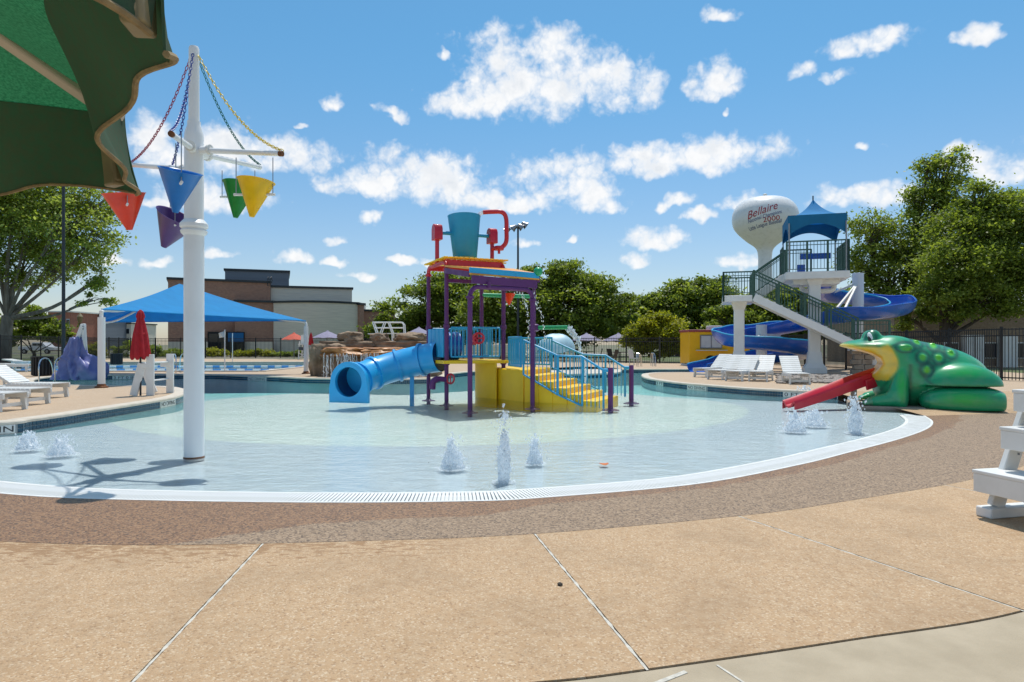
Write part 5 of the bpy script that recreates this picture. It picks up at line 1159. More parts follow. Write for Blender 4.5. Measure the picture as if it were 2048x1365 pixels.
# ---- yellow snack trailer
ty = 41.5; ts_ = F/ty; tr_ = thing('snack_trailer', 'bright yellow snack trailer with grey shuttered window behind the flume', 'trailer', ((1440-1024)/ts_, ty+1.1, DZ))
X_ = lambda px: (px-1024)/ts_; Z_ = lambda py: CH+(HZ-py)/ts_
MB().box(((X_(1378)+X_(1500))/2, ty+1.1, (Z_(664)+Z_(728))/2), (X_(1500)-X_(1378), 2.2, Z_(664)-Z_(728))).build('body', 'trailer_yellow', tr_, bevel=.04)
MB().box(((X_(1376)+X_(1502))/2, ty+1.1, Z_(662)), (X_(1502)-X_(1376), 2.3, .14)).build('roof', 'maroon', tr_, bevel=.03); MB().box(((X_(1379)+X_(1499))/2, ty+1.1, (Z_(728)+DZ)/2-.02), (X_(1499)-X_(1379), 2.1, Z_(728)-DZ)).build('skirt', 'shutter', tr_)
o = MB().box(((X_(1400)+X_(1444))/2, ty-.02, Z_(684)), (X_(1444)-X_(1400), .06, Z_(671)-Z_(698))).build('window_frame', 'grey_metal', tr_)
for a, c_ in ((1402, 1421), (1423, 1442)): MB().box(((X_(a)+X_(c_))/2, ty-.05, Z_(684)), (X_(c_)-X_(a), .04, Z_(673)-Z_(696))).build('shutter', 'shutter', o)
MB().box((X_(1422), ty-.12, Z_(701)), (1.9, .3, .05)).build('counter', 'shutter', tr_)
w_ = MB().cyl((X_(1421), ty-.06, Z_(722)), (X_(1421), ty+.2, Z_(722)), .33, 24).build('wheel', 'rubber', tr_); MB().cyl((X_(1421), ty-.08, Z_(722)), (X_(1421), ty-.055, Z_(722)), .2, 18).build('hub', 'trailer_yellow', w_)
MB().box((X_(1438), ty+1.0, Z_(657)+.03), (.85, .7, .3)).build('air_conditioner', 'white_plastic', tr_, bevel=.03)
# ================================================================== THINGS: background
# ---- trees: tapered trunk and limbs, crown of leaf-sized faces in clumps
def tree(name, lab, cat, base, lobes, nl, ls, tr, lm, bark, seed, group=None, fork=.35, clump=.16, dens=60, droop=0):
    rg = np.random.default_rng(seed); rr = random.Random(seed); base = Vector(base); t = thing(name, lab, cat, base.to_tuple(), 0, group)
    vol = np.array([l[3]*l[4]*l[5] for l in lobes])**.8; vol /= vol.sum(); pts = []; tips = []
    for (cx, cy, cz, rx, ry, rz), fr in zip(lobes, vol):
        n = int(nl*1.9*fr); k = max(5, int(n/3.2/dens)); dr = rg.normal(size=(k, 3)); dr /= np.linalg.norm(dr, axis=1)[:, None]; rad = rg.uniform(.25, 1.05, k)**.45
        cc = np.array((cx, cy, cz))+dr*rad[:, None]*np.array((rx, ry, rz)); tips.append((np.array((cx, cy, cz)), cc)); ci = rg.integers(0, k, n); sp_ = clump*(rx*ry*rz)**(1/3)
        off = rg.normal(size=(n, 3))*sp_*rg.uniform(.6, 1.5, k)[ci][:, None]*np.array((1.15, 1.15, .62)); p = cc[ci]+off; p[:, 2] -= droop*np.abs(rg.normal(size=n))
        tone = np.clip(.42+.22*rg.normal(size=k)[ci]+.16*rg.normal(size=n), 0, 1); pts.append(np.concatenate([p, tone[:, None]], 1))
    A = np.concatenate(pts); A = A[A[:, 2] > .12]; n = len(A); c = A[:, :3]+np.array(base)
    nn = rg.normal(size=(n, 3))*.62+np.array((0, -.15, .75)); nn /= np.linalg.norm(nn, axis=1)[:, None]; a = rg.normal(size=(n, 3)); a -= (a*nn).sum(1)[:, None]*nn; a /= np.linalg.norm(a, axis=1)[:, None]; b0 = np.cross(nn, a)
    s = .60*ls*rg.uniform(.6, 1.35, n)[:, None]
    V = np.stack([c-a*s, c+b0*s*.55+nn*s*.12, c+a*s, c-b0*s*.55+nn*s*.12], 1).reshape(-1, 3); Q = np.arange(n*4).reshape(-1, 4); np_mesh('crown', V, Q, lm, t, False, ('tone', np.repeat(A[:, 3], 4)))
    if tr:
        tb = MB(); fz = min(l[2] for l in lobes)*fork; b1 = base+Vector((rr.gauss(0, .15), rr.gauss(0, .15), fz))
        tb.tube([base-Vector((0, 0, .2)), base+Vector((0, 0, .15)), base.lerp(b1, .5)+Vector((rr.gauss(0, .05), 0, 0)), b1], [tr*1.7, tr*1.15, tr, tr*.92], 10)
        for cc, cl in tips:
            c0 = base+Vector(cc); mid = b1.lerp(c0, .5)+Vector((rr.gauss(0, .3), rr.gauss(0, .3), -.12*(c0-b1).length*rr.random())); r0 = tr*rr.uniform(.3, .48); tb.tube(cr([b1-Vector((0, 0, .2)), mid, c0], 5), [r0*(1-.62*i/10) for i in range(11)], 7)
            for e_ in cl[:min(len(cl), 14)]:
                e = base+Vector(e_); m2 = c0.lerp(e, .5)+Vector((rr.gauss(0, .15), rr.gauss(0, .15), rr.gauss(0, .12))); st_ = mid.lerp(c0, rr.uniform(.3, 1)); tb.tube(cr([st_, m2, e], 3), [r0*.36*(1-.75*i/6) for i in range(7)], 5)
        tb.build('trunk', bark, t)
    return t
def lob(Yd, base, L): return [((px-1024)/F*Yd-base[0], dy, CH+(HZ-py)/F*Yd-base[2], rx/F*Yd, (rx+ry)/2/F*Yd*.9, ry/F*Yd) for px, py, rx, ry, dy in L]
def ptree(name, lab, px, py, Yd, L, nl, ls, tr, lm, bark, seed, **k):
    b = Vector(((px-1024)/F*Yd, Yd, .10)); cat = k.pop('cat', 'tree'); return tree(name, lab, cat, b, lob(Yd, b, L), nl, ls, tr, lm, bark, seed, **k)
ptree('shade_tree', 'tall light green tree with forked trunk at the left frame edge', 8, 732, 49, [(60, 440, 90, 60, 0), (-40, 400, 110, 80, 1), (150, 450, 70, 55, -1), (40, 360, 120, 60, 0), (110, 520, 70, 40, 1), (195, 480, 42, 40, 0), (205, 555, 40, 22, 0), (20, 530, 60, 50, 1.5), (165, 400, 60, 40, 1), (-60, 520, 70, 60, 0), (185, 600, 38, 12, 0)], 27000, .21, .42, 'leaf_light', 'bark_light', 21, fork=.75, clump=.22, dens=38)
ptree('bushy_tree', 'low bushy tree behind the left fence, below the tall light tree', 65, 715, 64, [(40, 655, 45, 28, 0), (90, 660, 45, 25, 0), (65, 635, 40, 25, 0), (120, 672, 28, 20, 0), (15, 665, 30, 25, 0)], 9000, .24, .16, 'leaf_oak', 'bark', 22)
OK_ = 'live oaks behind the pool'
ptree('oak_tree', 'dark live oak right of the brick building', 835, 712, 84, [(800, 640, 50, 40, 0), (860, 610, 60, 50, 0), (905, 590, 60, 50, 1), (770, 662, 40, 28, 0), (930, 640, 50, 50, 0), (830, 670, 60, 30, 0)], 20000, .36, .5, 'leaf_oak', 'bark', 23, group=OK_)
ptree('oak_tree', 'wide dense live oak directly behind the play tower, tallest of the middle trees', 1110, 712, 76, [(1095, 560, 60, 40, 0), (1150, 555, 50, 35, 0), (1040, 610, 70, 55, 0), (1120, 625, 75, 55, -1), (1190, 600, 52, 48, 0), (1215, 640, 42, 38, 0), (1000, 650, 50, 40, 0), (1160, 660, 70, 28, -1), (1060, 665, 60, 25, 0), (1240, 625, 42, 40, 0), (960, 625, 50, 45, 0)], 38000, .33, .6, 'leaf_oak', 'bark', 24, group=OK_)
ptree('oak_tree', 'live oak left of the slide tower behind the yellow-green tree', 1360, 712, 82, [(1330, 610, 55, 35, 0), (1390, 590, 55, 32, 0), (1290, 625, 50, 35, 0), (1430, 610, 55, 50, 0), (1360, 640, 70, 45, 0), (1270, 655, 45, 35, 0)], 24000, .35, .5, 'leaf_oak', 'bark', 25, group=OK_)
ptree('oak_tree', 'dark live oak behind the stairs of the slide tower', 1530, 712, 74, [(1500, 640, 60, 45, 0), (1570, 620, 60, 50, 0), (1450, 650, 45, 40, 0), (1620, 640, 60, 50, 0), (1540, 680, 80, 30, 0)], 20000, .33, .5, 'leaf_oak', 'bark', 26, group=OK_)
ptree('small_tree', 'rounded yellow-green small tree by the patio tables', 1312, 722, 52, [(1312, 660, 50, 30, 0), (1280, 675, 32, 24, 0), (1345, 680, 34, 26, 0), (1310, 640, 32, 20, 0), (1300, 700, 34, 18, 0), (1350, 700, 26, 16, 0)], 15000, .19, .10, 'leaf_yellow', 'bark', 27)
ptree('pecan_tree', 'tall airy tree standing highest at the right', 1790, 712, 50, [(1890, 340, 42, 40, 0), (1840, 400, 38, 30, 0), (1870, 430, 45, 45, 0), (1900, 385, 48, 40, 0), (1740, 455, 50, 32, 0), (1790, 480, 55, 45, 0), (1720, 520, 42, 38, 0), (1780, 545, 60, 40, 0), (1850, 510, 55, 50, 0), (1745, 590, 50, 30, 0), (1820, 600, 60, 35, 0), (1860, 325, 26, 16, 0), (1905, 312, 30, 18, 0)], 14500, .21, .38, 'leaf_oak', 'bark', 28, clump=.24, dens=32, droop=.25)
ptree('oak_tree', 'big spreading oak at the right frame edge over the brick building', 1885, 712, 42, [(1930, 470, 65, 55, 0), (2000, 440, 65, 50, 0), (1900, 540, 65, 50, -1), (1975, 540, 75, 60, 0), (2050, 510, 60, 70, 0), (1860, 605, 50, 40, -1), (1940, 605, 55, 40, -1), (2030, 590, 55, 40, 0), (2060, 420, 60, 50, 1), (1960, 400, 50, 30, 0), (1830, 640, 35, 22, 0)], 40000, .17, .42, 'leaf_oak', 'bark', 29, group='big trees on the right', fork=.6, clump=.22)
ptree('oak_tree', 'leafy tree filling the gap behind the flume and the frog', 1760, 712, 60, [(1740, 640, 55, 35, 0), (1800, 645, 55, 32, 0), (1700, 620, 45, 40, 0), (1850, 650, 50, 25, 0), (1960, 650, 60, 28, 2), (2040, 640, 50, 30, 2)], 16000, .25, .3, 'leaf_light', 'bark', 30, group='big trees on the right')
# clipped shrubs before the brick building and left of it
SH = 'clipped shrubs along the back fence'
for i, (px, w_, top, lm, lab) in enumerate(((345, 26, 700, 'leaf_oak', 'dark shrub left of the white mast'), (428, 24, 695, 'leaf_yellow', 'bright shrub right of the white mast by the dark doorway'), (487, 26, 702, 'leaf_yellow', 'low yellow-green shrub under the blue door panel'), (522, 26, 699, 'leaf_yellow', 'tallest yellow-green shrub before the pale wall'), (556, 22, 706, 'leaf_light', 'light green shrub right of the tallest yellow one'), (585, 24, 703, 'leaf_oak', 'dark shrub beside the guard tower'), (300, 28, 690, 'leaf_light', 'loose shrub behind the closed red parasol'), (190, 24, 688, 'leaf_yellow', 'spiky yellow-green shrub behind the pool lift'), (255, 28, 680, 'leaf_light', 'tall shrub behind the right litter bin'))):
    Yd = 72; ptree('shrub', lab, px, 712, Yd, [(px, (top+714)/2, w_, (716-top)/2, 0), (px-w_*.5, (top+722)/2, w_*.6, (714-top)/2.4, 0), (px+w_*.5, (top+720)/2, w_*.6, (714-top)/2.4, 0)], 1800, .17, 0, lm, 'bark', 40+i, cat='shrub', group=SH, dens=30)
# ---- fences
def fence(lab, pts, h, gap, wd, grp='black picket fences'):
    P_ = [Vector(p) for p in pts]; t = thing('picket_fence', lab, 'fence', P_[0].to_tuple(), 0, grp); U = Vector((0, 0, 1)); tot = 0
    for a, c_ in zip(P_, P_[1:]):
        r_ = MB(); [r_.bar(a+U*z, c_+U*z, .035, .045) for z in (.15, h-.28, h-.04)]; r_.build('rail', 'black_metal', t)
        L = (c_-a).length; n = max(1, int(round(L/2.4)))
        for k in range(n+1): p = a.lerp(c_, k/n); MB().box(p+U*(h/2+.03), (.075, .075, h+.06), math.atan2(c_.y-a.y, c_.x-a.x)).build('post', 'black_metal', t, smooth=0)
        m_ = int(L/gap)
        if tot+m_ <= 300: pickets(t, a+U*.06, c_+U*.06, h-.06, wd, gap, 'black_metal'); tot += m_
        else:
            b_ = MB(); rz = math.atan2(c_.y-a.y, c_.x-a.x)
            for k in range(1, m_): b_.box(a.lerp(c_, k/m_)+U*(h/2), (wd, wd, h-.06), rz)
            stuff(b_.build('pickets', 'black_metal', t, smooth=0)); tot += 0
fence('black picket fence behind the frog on the right', [(21.5, 19.5, .12), (18.4, 25, .12), (17.8, 33, .12), (17.2, 44, .12)], 2.0, .115, .022)
fence('black picket fence behind the yellow trailer and patio tables', [(17.2, 44.5, .12), (4, 51, .12), (-6, 61, .12)], 1.9, .13, .02)
fence('black picket fence in front of the brick building', [(-9, 67, .12), (-24, 69, .12), (-39.6, 69, .12)], 2.05, .14, .022)
fence('black picket fence along the lawn at the left', [(-39.6, 68.6, .12), (-37.5, 57, .12), (-36.2, 47, .12), (-35, 38, .12)], 2.05, .13, .022)
# ---- brick community building
bd = thing('brick_building', 'brown brick building with cream curved wing and grey rooftop box', 'building', (-38, 92, .1))
def wq(px, Yd): return (px-1024)/F*Yd
def wallbox(nm, m, px0, Y0, px1, Y1, ytop0, dep, par=bd, z0=.1, z1=None):
    x0_, x1_ = wq(px0, Y0), wq(px1, Y1); zt = z1 or CH+(HZ-ytop0)/F*Y0; d = Vector((x1_-x0_, Y1-Y0, 0)).normalized(); n_ = Vector((-d.y, d.x, 0)); a, b2 = Vector((x0_, Y0, 0)), Vector((x1_, Y1, 0))
    poly = [(p.x, p.y) for p in (a, b2, b2+n_*dep, a+n_*dep)]; o = MB().prism(poly, z0, zt).build(nm, m, par, smooth=0)
    k = .18; poly = [(p.x, p.y) for p in (a-d*k-n_*k, b2+d*k-n_*k, b2+d*k+n_*(dep+k), a-d*k+n_*(dep+k))]; MB().prism(poly, zt-.02, zt+.28).build('parapet_cap', 'dark_pole', o, smooth=0); return o
wallbox('brick_wall', 'brown_brick', 336, 88, 541, 93.5, 559, 18); wallbox('brick_wing', 'brown_brick', 470, 90.5, 548, 92.5, 604, 6)
wallbox('cream_wall', 'cream_brick', 541.5, 94, 704, 97.5, 575, 14)
gb_ = wallbox('rooftop_box', 'box_grey', 450, 100, 578, 103, 541, 10)
cw = MB(); pts = [];
for k in range(17): t = k/16; Yd = 92.2+(95.0-92.2)*t-2.4*math.sin(math.pi*t); pts.append(Vector((wq(547+(719-547)*t, Yd), Yd, 0)))
zt = CH+(HZ-606)/F*92; poly = [(p.x, p.y) for p in pts]+[(pts[-1].x, 99), (pts[0].x, 99)]; o = MB().prism(poly, .1, zt).build('curved_cream_wall', 'cream_brick', bd, smooth=.5)
poly = [(p.x, p.y-.16) for p in pts]+[(pts[-1].x, 99.2), (pts[0].x, 99.2)]; MB().prism(poly, zt-.02, zt+.26).build('parapet_cap', 'dark_pole', o, smooth=.5)
wallbox('brick_pier', 'brown_brick', 719, 94.6, 728, 95.4, 610, 4); wallbox('low_brick_wall', 'brown_brick', 728, 97, 790, 98.5, 623, 8)
MB().box((wq(755, 96.8), 96.9, 1.9), (4.4, .3, 2.4)).build('dark_opening', 'glass_dark', bd)
def panel(nm, m, px0, px1, py0, py1, Yd, par=bd, th=.2): return MB().box(((wq(px0, Yd)+wq(px1, Yd))/2, Yd, CH+(HZ-(py0+py1)/2)/F*Yd), (wq(px1, Yd)-wq(px0, Yd), th, (py1-py0)/F*Yd)).build(nm, m, par, smooth=0)
o = panel('doorway', 'dark_shade', 416, 489, 664, 713, 90.0); 
for a, c_ in ((418, 436), (438, 454)): panel('pane', 'glass_dark', a, c_, 668, 712, 89.86, o, .05)
panel('blue_panel', 'glass_blue', 456, 487, 666, 684, 89.86, o, .05); panel('door_leaf', 'glass_dark', 458, 471, 686, 712, 89.86, o, .05); panel('door_leaf', 'glass_dark', 473, 486, 686, 712, 89.86, o, .05)
panel('pale_base', 'cream_brick', 489, 545, 684, 713, 90.8); panel('pale_base', 'cream_brick', 337, 415, 684, 713, 87.8)
ld = MB(); 
for dx_ in (0, .45): ld.tube([q(535, 572, 93)+Vector((dx_, 0, 0)), q(535, 556, 93)+Vector((dx_, 0, 0)), q(535, 553.5, 93)+Vector((dx_*.8+.05, .3, 0)), q(535, 562, 93)+Vector((dx_, .7, 0))], .05, 6)
for k in range(4): ld.bar(q(535, 571-4*k, 93), q(535, 571-4*k, 93)+Vector((.45, 0, 0)), .05)
ld.build('roof_ladder', 'dark_pole', bd)
# ---- far buildings at the left
for lab, m, px0, px1, py0, Yd, wn in (('far red brick building above the left fence', 'red_brick', 96, 142, 625, 150, 0), ('far grey building with glass front right of the dark pole', 'box_grey', 139, 205, 630, 160, 1), ('far low pale building behind the red canopy parasol', 'cream_brick', 205, 262, 648, 170, 1)):
    b2 = thing('far_building', lab, 'building', (wq((px0+px1)/2, Yd), Yd, .1), 0, 'far buildings on the left'); x0_, x1_ = wq(px0, Yd), wq(px1, Yd); zt = CH+(HZ-py0)/F*Yd
    MB().box(((x0_+x1_)/2, Yd+6, zt/2), (x1_-x0_, 12, zt)).build('wall', m, b2); MB().box(((x0_+x1_)/2, Yd+6, zt+.15), (x1_-x0_+.5, 12.5, .3)).build('roof_edge', 'off_white' if wn == 0 else 'dark_pole', b2)
    nwx = 4
    for i in range(nwx):
        for j in range(2): w_ = MB().box((x0_+(x1_-x0_)*(i+.5)/nwx, Yd-.02, zt*(.34+.38*j)), ((x1_-x0_)/nwx*.62, .1, zt*.22)).build('window', 'shutter', b2); MB().box((x0_+(x1_-x0_)*(i+.5)/nwx, Yd-.06, zt*(.34+.38*j)), ((x1_-x0_)/nwx*.54, .08, zt*.18)).build('pane', 'glass_dark', w_)
# ---- building on the right behind the fence
rb2 = thing('brick_house', 'tan brick building with pale piers behind the right fence', 'building', (30, 46, .1))
MB().box((37, 52, 2.0), (20, 10, 3.9)).build('wall', 'tan_brick', rb2); MB().box((37, 51.9, 4.05), (20.6, 11, .3)).build('roof_edge', 'off_white', rb2)
for px0, px1 in ((1640, 1680), (1690, 1700), (1742, 1760)):
    pass
lw = MB().box((28, 41.5, .9), (14, .4, 1.5)).build('garden_wall', 'tan_brick', rb2)
for px in (1935, 1955, 2006, 2022): MB().box((wq(px, 40.9), 40.9, 1.1), (.5, .5, 2.0)).build('pier', 'off_white', rb2, bevel=.03)
for px in (1905, 1985, 2040): w_ = MB().box((wq(px, 41), 41.15, 1.15), (.9, .1, 1.0)).build('window', 'off_white', rb2); MB().box((wq(px, 41), 41.08, 1.15), (.78, .08, .88)).build('pane', 'glass_dark', w_)
# ---- water tower with lettering
wy = 158.; wx = wq(1530, wy); zz = lambda py: CH+(HZ-py)/F*wy; rw = 63/F*wy
k_ = wy/F; prof = [(5.4, .1), (3.2, 3), (2.15, 7), (1.75, 12), (13*k_, zz(525)), (13.5*k_, zz(510)), (15.5*k_, zz(500)), (22*k_, zz(492)), (34*k_, zz(483)), (46*k_, zz(472)), (53.5*k_, zz(464)), (60*k_, zz(454)), (63*k_, zz(441)), (62*k_, zz(427)), (57.5*k_, zz(416)), (50*k_, zz(407)), (38*k_, zz(400)), (20*k_, zz(396)), (8*k_, zz(394.5)), (0, zz(394))]
PR = cr([Vector((r, 0, z)) for r, z in prof], 4); prof2 = [(max(p.x, 0), p.z) for p in PR]
wt = thing('water_tower', 'white bulb-topped water tower with red and blue lettering', 'water tower', (wx, wy, .1)); MB().lathe(prof2, (wx, wy, 0), 64).build('tank_and_stem', 'white_paint', wt, smooth=1.0)
MB().lathe([(.5, 0), (.5, .6), (.1, .8)], (wx, wy, zz(394.2)), 12).build('roof_vent', 'off_white', wt)
zp = np.array([p[1] for p in prof2[16:]]); rp = np.array([p[0] for p in prof2[16:]]); od = np.argsort(zp); zp, rp = zp[od], rp[od]
def wrap(words, size, pxc, pyc, m, rot, shear, nm, sx=1.0):
    me = text_mesh(words, size, shear, .0)
    cA_ = math.cos(rot); sA = math.sin(rot); a0 = math.asin(max(-.95, min(.95, (pxc-1530)/F*wy/rw)))
    import bmesh
    bm = bmesh.new(); bm.from_mesh(me); bmesh.ops.triangulate(bm, faces=bm.faces)
    for _ in range(2): bmesh.ops.subdivide_edges(bm, edges=[e for e in bm.edges if e.calc_length() > size*.3], cuts=1)
    for v in bm.verts:
        x_, y_ = v.co.x*sx, v.co.y; x2, y2 = x_*cA_-y_*sA, x_*sA+y_*cA_; z = zz(pyc)+y2; r_ = np.interp(z, zp, rp)+.05; a = a0+x2/rw; v.co = (wx+r_*math.sin(a), wy-r_*math.cos(a), z)
    bm.to_mesh(me); bm.free(); me.materials.append(M[m]); o = bpy.data.objects.new(nm, me); col.objects.link(o); o.parent = wt; o.location = -wl(wt); return o
mat('letter_red', (.45, .03, .05), .5); mat('letter_blue', (.03, .08, .28), .5)
wrap('Bellaire', 2.5, 1501, 433, 'letter_red', R(17), .5, 'lettering', .95); wrap('National Champions', 1.15, 1506, 444, 'letter_blue', R(14), .3, 'lettering', .82); wrap('2000', 1.55, 1519, 449.5, 'letter_red', R(7), 0, 'lettering', 1.25); wrap('Little League Baseball', 1.15, 1506, 459, 'letter_blue', R(10), 0, 'lettering', .84)
# ---- lamp poles
def pole(lab, px, pyb, Yd, pyt, r, heads):
    x = wq(px, Yd); zt = CH+(HZ-pyt)/F*Yd; t = thing('light_pole', lab, 'light pole', (x, Yd, .1)); MB().tube([(x, Yd, .1), (x, Yd, zt)], [r, r*.75], 14).build('pole', 'dark_pole', t)
    if heads:
        MB().bar((x-1.0, Yd, zt-.25), (x+.5, Yd, zt+.05), .09).build('crossarm', 'dark_pole', t)
        for dx_, dz_, sg in ((-1.05, -.28, -1), (-.35, .0, -1), (.2, .1, 1), (.62, .3, 1)):
            b_ = MB(); m_ = Matrix.Rotation(R(125*sg), 3, 'Y'); b_.lathe([(.05, -.3), (.16, -.25), (.24, 0), (.42, .32), (.40, .32), (.2, .05)], (x+dx_, Yd-.1, zt+dz_), 16, m_); b_.build('floodlight', 'steel', t)
    return t
pole('tall dark light pole in front of the left tree', 127, 724, 44, 300, .115, True)
pole('dark floodlight pole rising behind the play tower', 1036, 712, 68, 455, .13, True)
t = thing('street_lantern', 'small dark street lantern behind the pool lift', 'street lamp', (wq(160, 66), 66, .1)); x = wq(160, 66); MB().cyl((x, 66, .1), (x, 66, 3.6), .07, 10).build('post', 'dark_pole', t); MB().lathe([(.08, 0), (.22, .3), (.26, .7), (.1, .95), (.03, 1.1)], (x, 66, 3.6), 12).build('lantern', 'brass', t)
# ---- pickup truck on the street
tk = thing('pickup_truck', 'white pickup truck parked on the street beyond the left fence', 'truck', (wq(80, 103), 103, .11))
xk, yk = wq(80, 103), 103
side = [(-2.75, .55), (2.75, .55), (2.75, 1.0), (1.7, 1.12), (1.0, 1.75), (-.55, 1.78), (-.75, 1.15), (-2.75, 1.1)]; n_ = len(side); b_ = MB(); b_.add([(xk+a, yk+s_*.95, .1+z) for s_ in (-1, 1) for a, z in side], [tuple(range(n_)), tuple(range(2*n_-1, n_-1, -1))]+[(i, n_+i, n_+(i+1) % n_, (i+1) % n_) for i in range(n_)]); b_.build('body', 'car_white', tk, smooth=0, bevel=.05)
for a, c_ in ((-.45, .2), (.3, 1.05)): MB().box((xk+(a+c_)/2, yk-.96, 1.52), (c_-a, .03, .36)).build('side_window', 'glass_dark', tk)
for a in (-1.75, 1.75): w_ = MB().cyl((xk+a, yk-1.0, .48), (xk+a, yk-.7, .48), .38, 18).build('wheel', 'rubber', tk); MB().cyl((xk+a, yk-1.02, .48), (xk+a, yk-.99, .48), .2, 14).build('rim', 'steel', w_)
# ---- open parasols, tables, chairs of the patio
def parasol(lab, px, pyt, Yd, wpx, m, closed=False, furn=False):
    x = wq(px, Yd); zt = CH+(HZ-pyt)/F*Yd; r = wpx/2/F*Yd; t = thing('patio_parasol', lab, 'parasol', (x, Yd, DZ), 0, 'patio parasols'); MB().cyl((x, Yd, DZ), (x, Yd, zt), .03, 8).build('pole', 'steel', t)
    if closed: MB().lathe([(.22, 0), (.24, .1), (.12, .9), (.02, 1.15)], (x, Yd, zt-1.15), 14).build('folded_cloth', m, t); return
    rows = []
    for k in range(7): tt = k/6; rows.append([Vector((x+math.cos(a)*r*tt*(1+.0), Yd+math.sin(a)*r*tt, zt-.62*tt**1.25+.05*tt*abs(math.sin(a*4)))) for a in [2*math.pi*j/32 for j in range(33)]])
    MB().slab(rows, .01).build('cloth', m, t); MB().lathe([(.2, -.06), (.05, .08)], (x, Yd, zt), 8).build('top_vent', m, t)
def table(lab, px, Yd, off=0):
    x = wq(px, Yd); t = thing('patio_table', lab, 'table', (x, Yd, DZ), 0, 'patio tables'); MB().lathe([(.6, .70), (.62, .72), (.62, .75), (.0, .76)], (x, Yd, DZ), 20).build('table_top', 'black_metal', t); MB().cyl((x, Yd, DZ), (x, Yd, DZ+.71), .06, 8).build('pedestal', 'black_metal', t)
def chair(lab, x, Yd, rz, m='black_metal'):
    t = thing('patio_chair', lab, 'chair', (x, Yd, DZ), rz, 'patio chairs'); B = lambda mb, nm: mb.build(nm, m, t, world=False)
    B(MB().box((0, 0, .43), (.46, .46, .04)), 'seat'); B(MB().bar((-.22, 0, .45), (-.36, 0, 1.0), .44, .03, (1, 0, 0)), 'backrest')
    for a in (-.2, .2):
        for c_ in (-.2, .2): B(MB().bar((a, c_, 0), (a, c_, .42), .03), 'leg')
parasol('pale grey patio parasol, left of the pair by the yellow-green tree', 1173, 668, 58, 60, 'lavender_fabric'); parasol('lavender patio parasol, right of the pair by the yellow-green tree', 1237, 668, 55, 64, 'lavender_fabric')
parasol('coral open parasol behind the right canopy post', 588, 667, 62, 48, 'coral_fabric'); parasol('lavender open parasol above the rock waterfall', 655, 663, 60, 58, 'lavender_fabric'); parasol('closed red parasol between the coral and the lavender one', 622, 665, 60, 20, 'red_fabric', True); parasol('lavender parasol half hidden behind the right boulder', 838, 656, 62, 52, 'lavender_fabric')
for px, Yd, w1, w2 in ((1173, 57.2, 'under the left patio parasol', ''), (1240, 54.2, 'under the right patio parasol', '')):
    table('round dark table '+w1, px, Yd)
    for k, (a, nm) in enumerate(((0, 'right of'), (2.2, 'behind'), (3.9, 'left of'))): x = wq(px, Yd); chair('dark patio chair %s the table %s' % (nm, w1), x+1.0*math.cos(a), Yd+.8*math.sin(a), a+math.pi)
chair('pale patio chair standing alone near the water right of the parasols', wq(1268, 44), 44, .6, 'shutter'); chair('dark patio chair alone in front of the right patio parasol', wq(1225, 46), 46, 2.4)
# pale blue domed cover behind the stairs
t = thing('domed_cover', 'pale blue domed cover behind the stair railing of the play tower', 'cover', (wq(1112, 36), 36, DZ)); rows = []
for k in range(9):
    a = math.pi/2*k/8; rows.append([Vector((wq(1112, 36)+math.cos(b2)*1.05*math.sin(a), 36+math.sin(b2)*.9*math.sin(a), 2.1-.95*(1-math.cos(a))-.12*math.sin(b2*3)*math.sin(a))) for b2 in [2*math.pi*j/28 for j in range(29)]])
MB().slab(rows, .03).build('dome', 'paleblue', t); MB().cyl((wq(1112, 36), 36, DZ), (wq(1112, 36), 36, 2.05), .06, 10).build('stem', 'steel', t)
# ---- high diving board frame
dv = thing('diving_stand', 'white tubular diving board stand above the rock waterfall', 'diving stand', (wq(775, 52), 52, DZ)); W = lambda px, py, dy=0: q(px, py, 52)+Vector((0, dy, 0))
for dy in (0, .7):
    T = MB(); T.tube([W(745, 645, dy), W(752, 665, dy), W(757, 700, dy)], .045, 8); T.tube([W(745, 645, dy), W(803, 645, dy), W(807, 650, dy), W(808, 667, dy)], .045, 8); T.tube([W(748, 656, dy), W(805, 656, dy)], .04, 8); T.tube([W(768, 645, dy), W(760, 667, dy)], .04, 8); T.tube([W(776, 645, dy), W(784, 667, dy), W(786, 712, dy)], .045, 8); T.tube([W(808, 667, dy), W(808, 714, dy)], .05, 8); T.build('rail_frame', 'white_paint', dv)
MB().bar(W(735, 668, .35), W(812, 667, .35), .5, .07).build('board', 'off_white', dv)
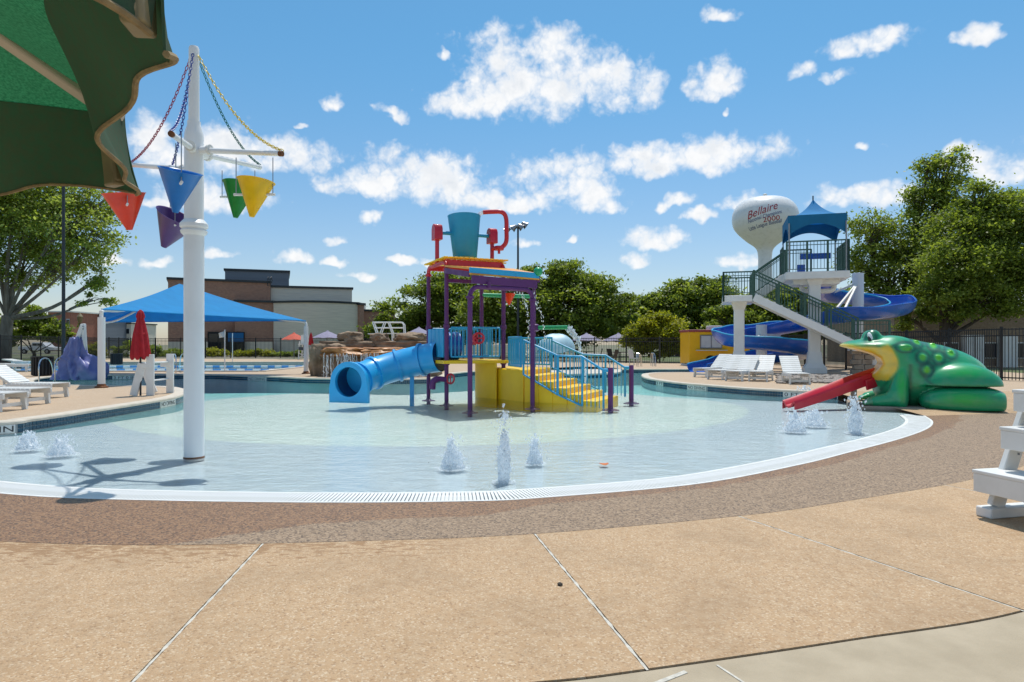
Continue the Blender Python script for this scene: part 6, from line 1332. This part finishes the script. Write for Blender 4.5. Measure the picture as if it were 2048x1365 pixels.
# ---- pool-side guard tower, flag poles, lane ropes
gt = thing('guard_tower', 'small tall white guard chair by the right canopy post', 'lifeguard chair', (wq(604, 60), 60, DZ)); G_ = lambda px, py, dy=0: q(px, py, 60)+Vector((0, dy, 0))
for a in (597, 611):
    for dy in (0, .9): MB().bar(G_(a, 719, dy), G_(a+(2 if a < 600 else -2), 683, dy), .08).build('leg', 'white_plastic', gt)
MB().box((wq(604, 60), 60.4, 1.55), (.7, .9, .08)).build('seat', 'white_plastic', gt); MB().box((wq(604, 60), 60.8, 2.0), (.7, .06, .8)).build('backrest', 'white_plastic', gt); MB().box((wq(603, 60), 59.95, 1.15), (.5, .04, .28)).build('notice', 'plaque', gt); MB().bar(G_(598, 706), G_(610, 716), .05).build('brace', 'white_plastic', gt); MB().bar(G_(610, 706), G_(598, 716), .05).build('brace', 'white_plastic', gt)
fp_ = thing('flag_pole', 'thin white pole with a furled pale pennant at the lap pool', 'pole', (wq(453, 33), 32.8, DZ)); MB().cyl((wq(453, 33), 32.8, DZ), (wq(453, 33), 32.8, 2.25), .03, 8).build('pole', 'white_plastic', fp_)
b_ = MB(); b_.slab([[Vector((wq(453, 33)+.02-.32*s, 32.8+.05*math.sin(s*6+t*3), 2.2-.14*s-.32*t*(1-.3*s))) for t in (0, .33, .66, 1)] for s in (0, .2, .4, .6, .8, 1)], .01); b_.build('pennant', 'off_white', fp_)
fp2 = thing('flag_pole', 'shorter thin white pole right of the pennant pole', 'pole', (wq(465, 51), 51, DZ)); MB().cyl((wq(465, 51), 51, DZ), (wq(465, 51), 51, 2.4), .03, 8).build('pole', 'white_plastic', fp2)
for k, Yd in enumerate((37.5, 43.5)):
    t = thing('lane_rope', 'floating lane rope of blue and white discs, %s across the lap pool' % ('nearer', 'farther')[k], 'lane rope', (-23, Yd, .07), 0, 'lap pool lane ropes')
    for m_, o_ in (('white_plastic', 0), ('float_blue', 1)):
        b_ = MB(); [b_.cyl((-33.5+i*.9+o_*.45, Yd, .07), (-33.5+i*.9+o_*.45+.43, Yd, .07), .07, 8) for i in range(23)]; stuff(b_.build('floats', m_, t))
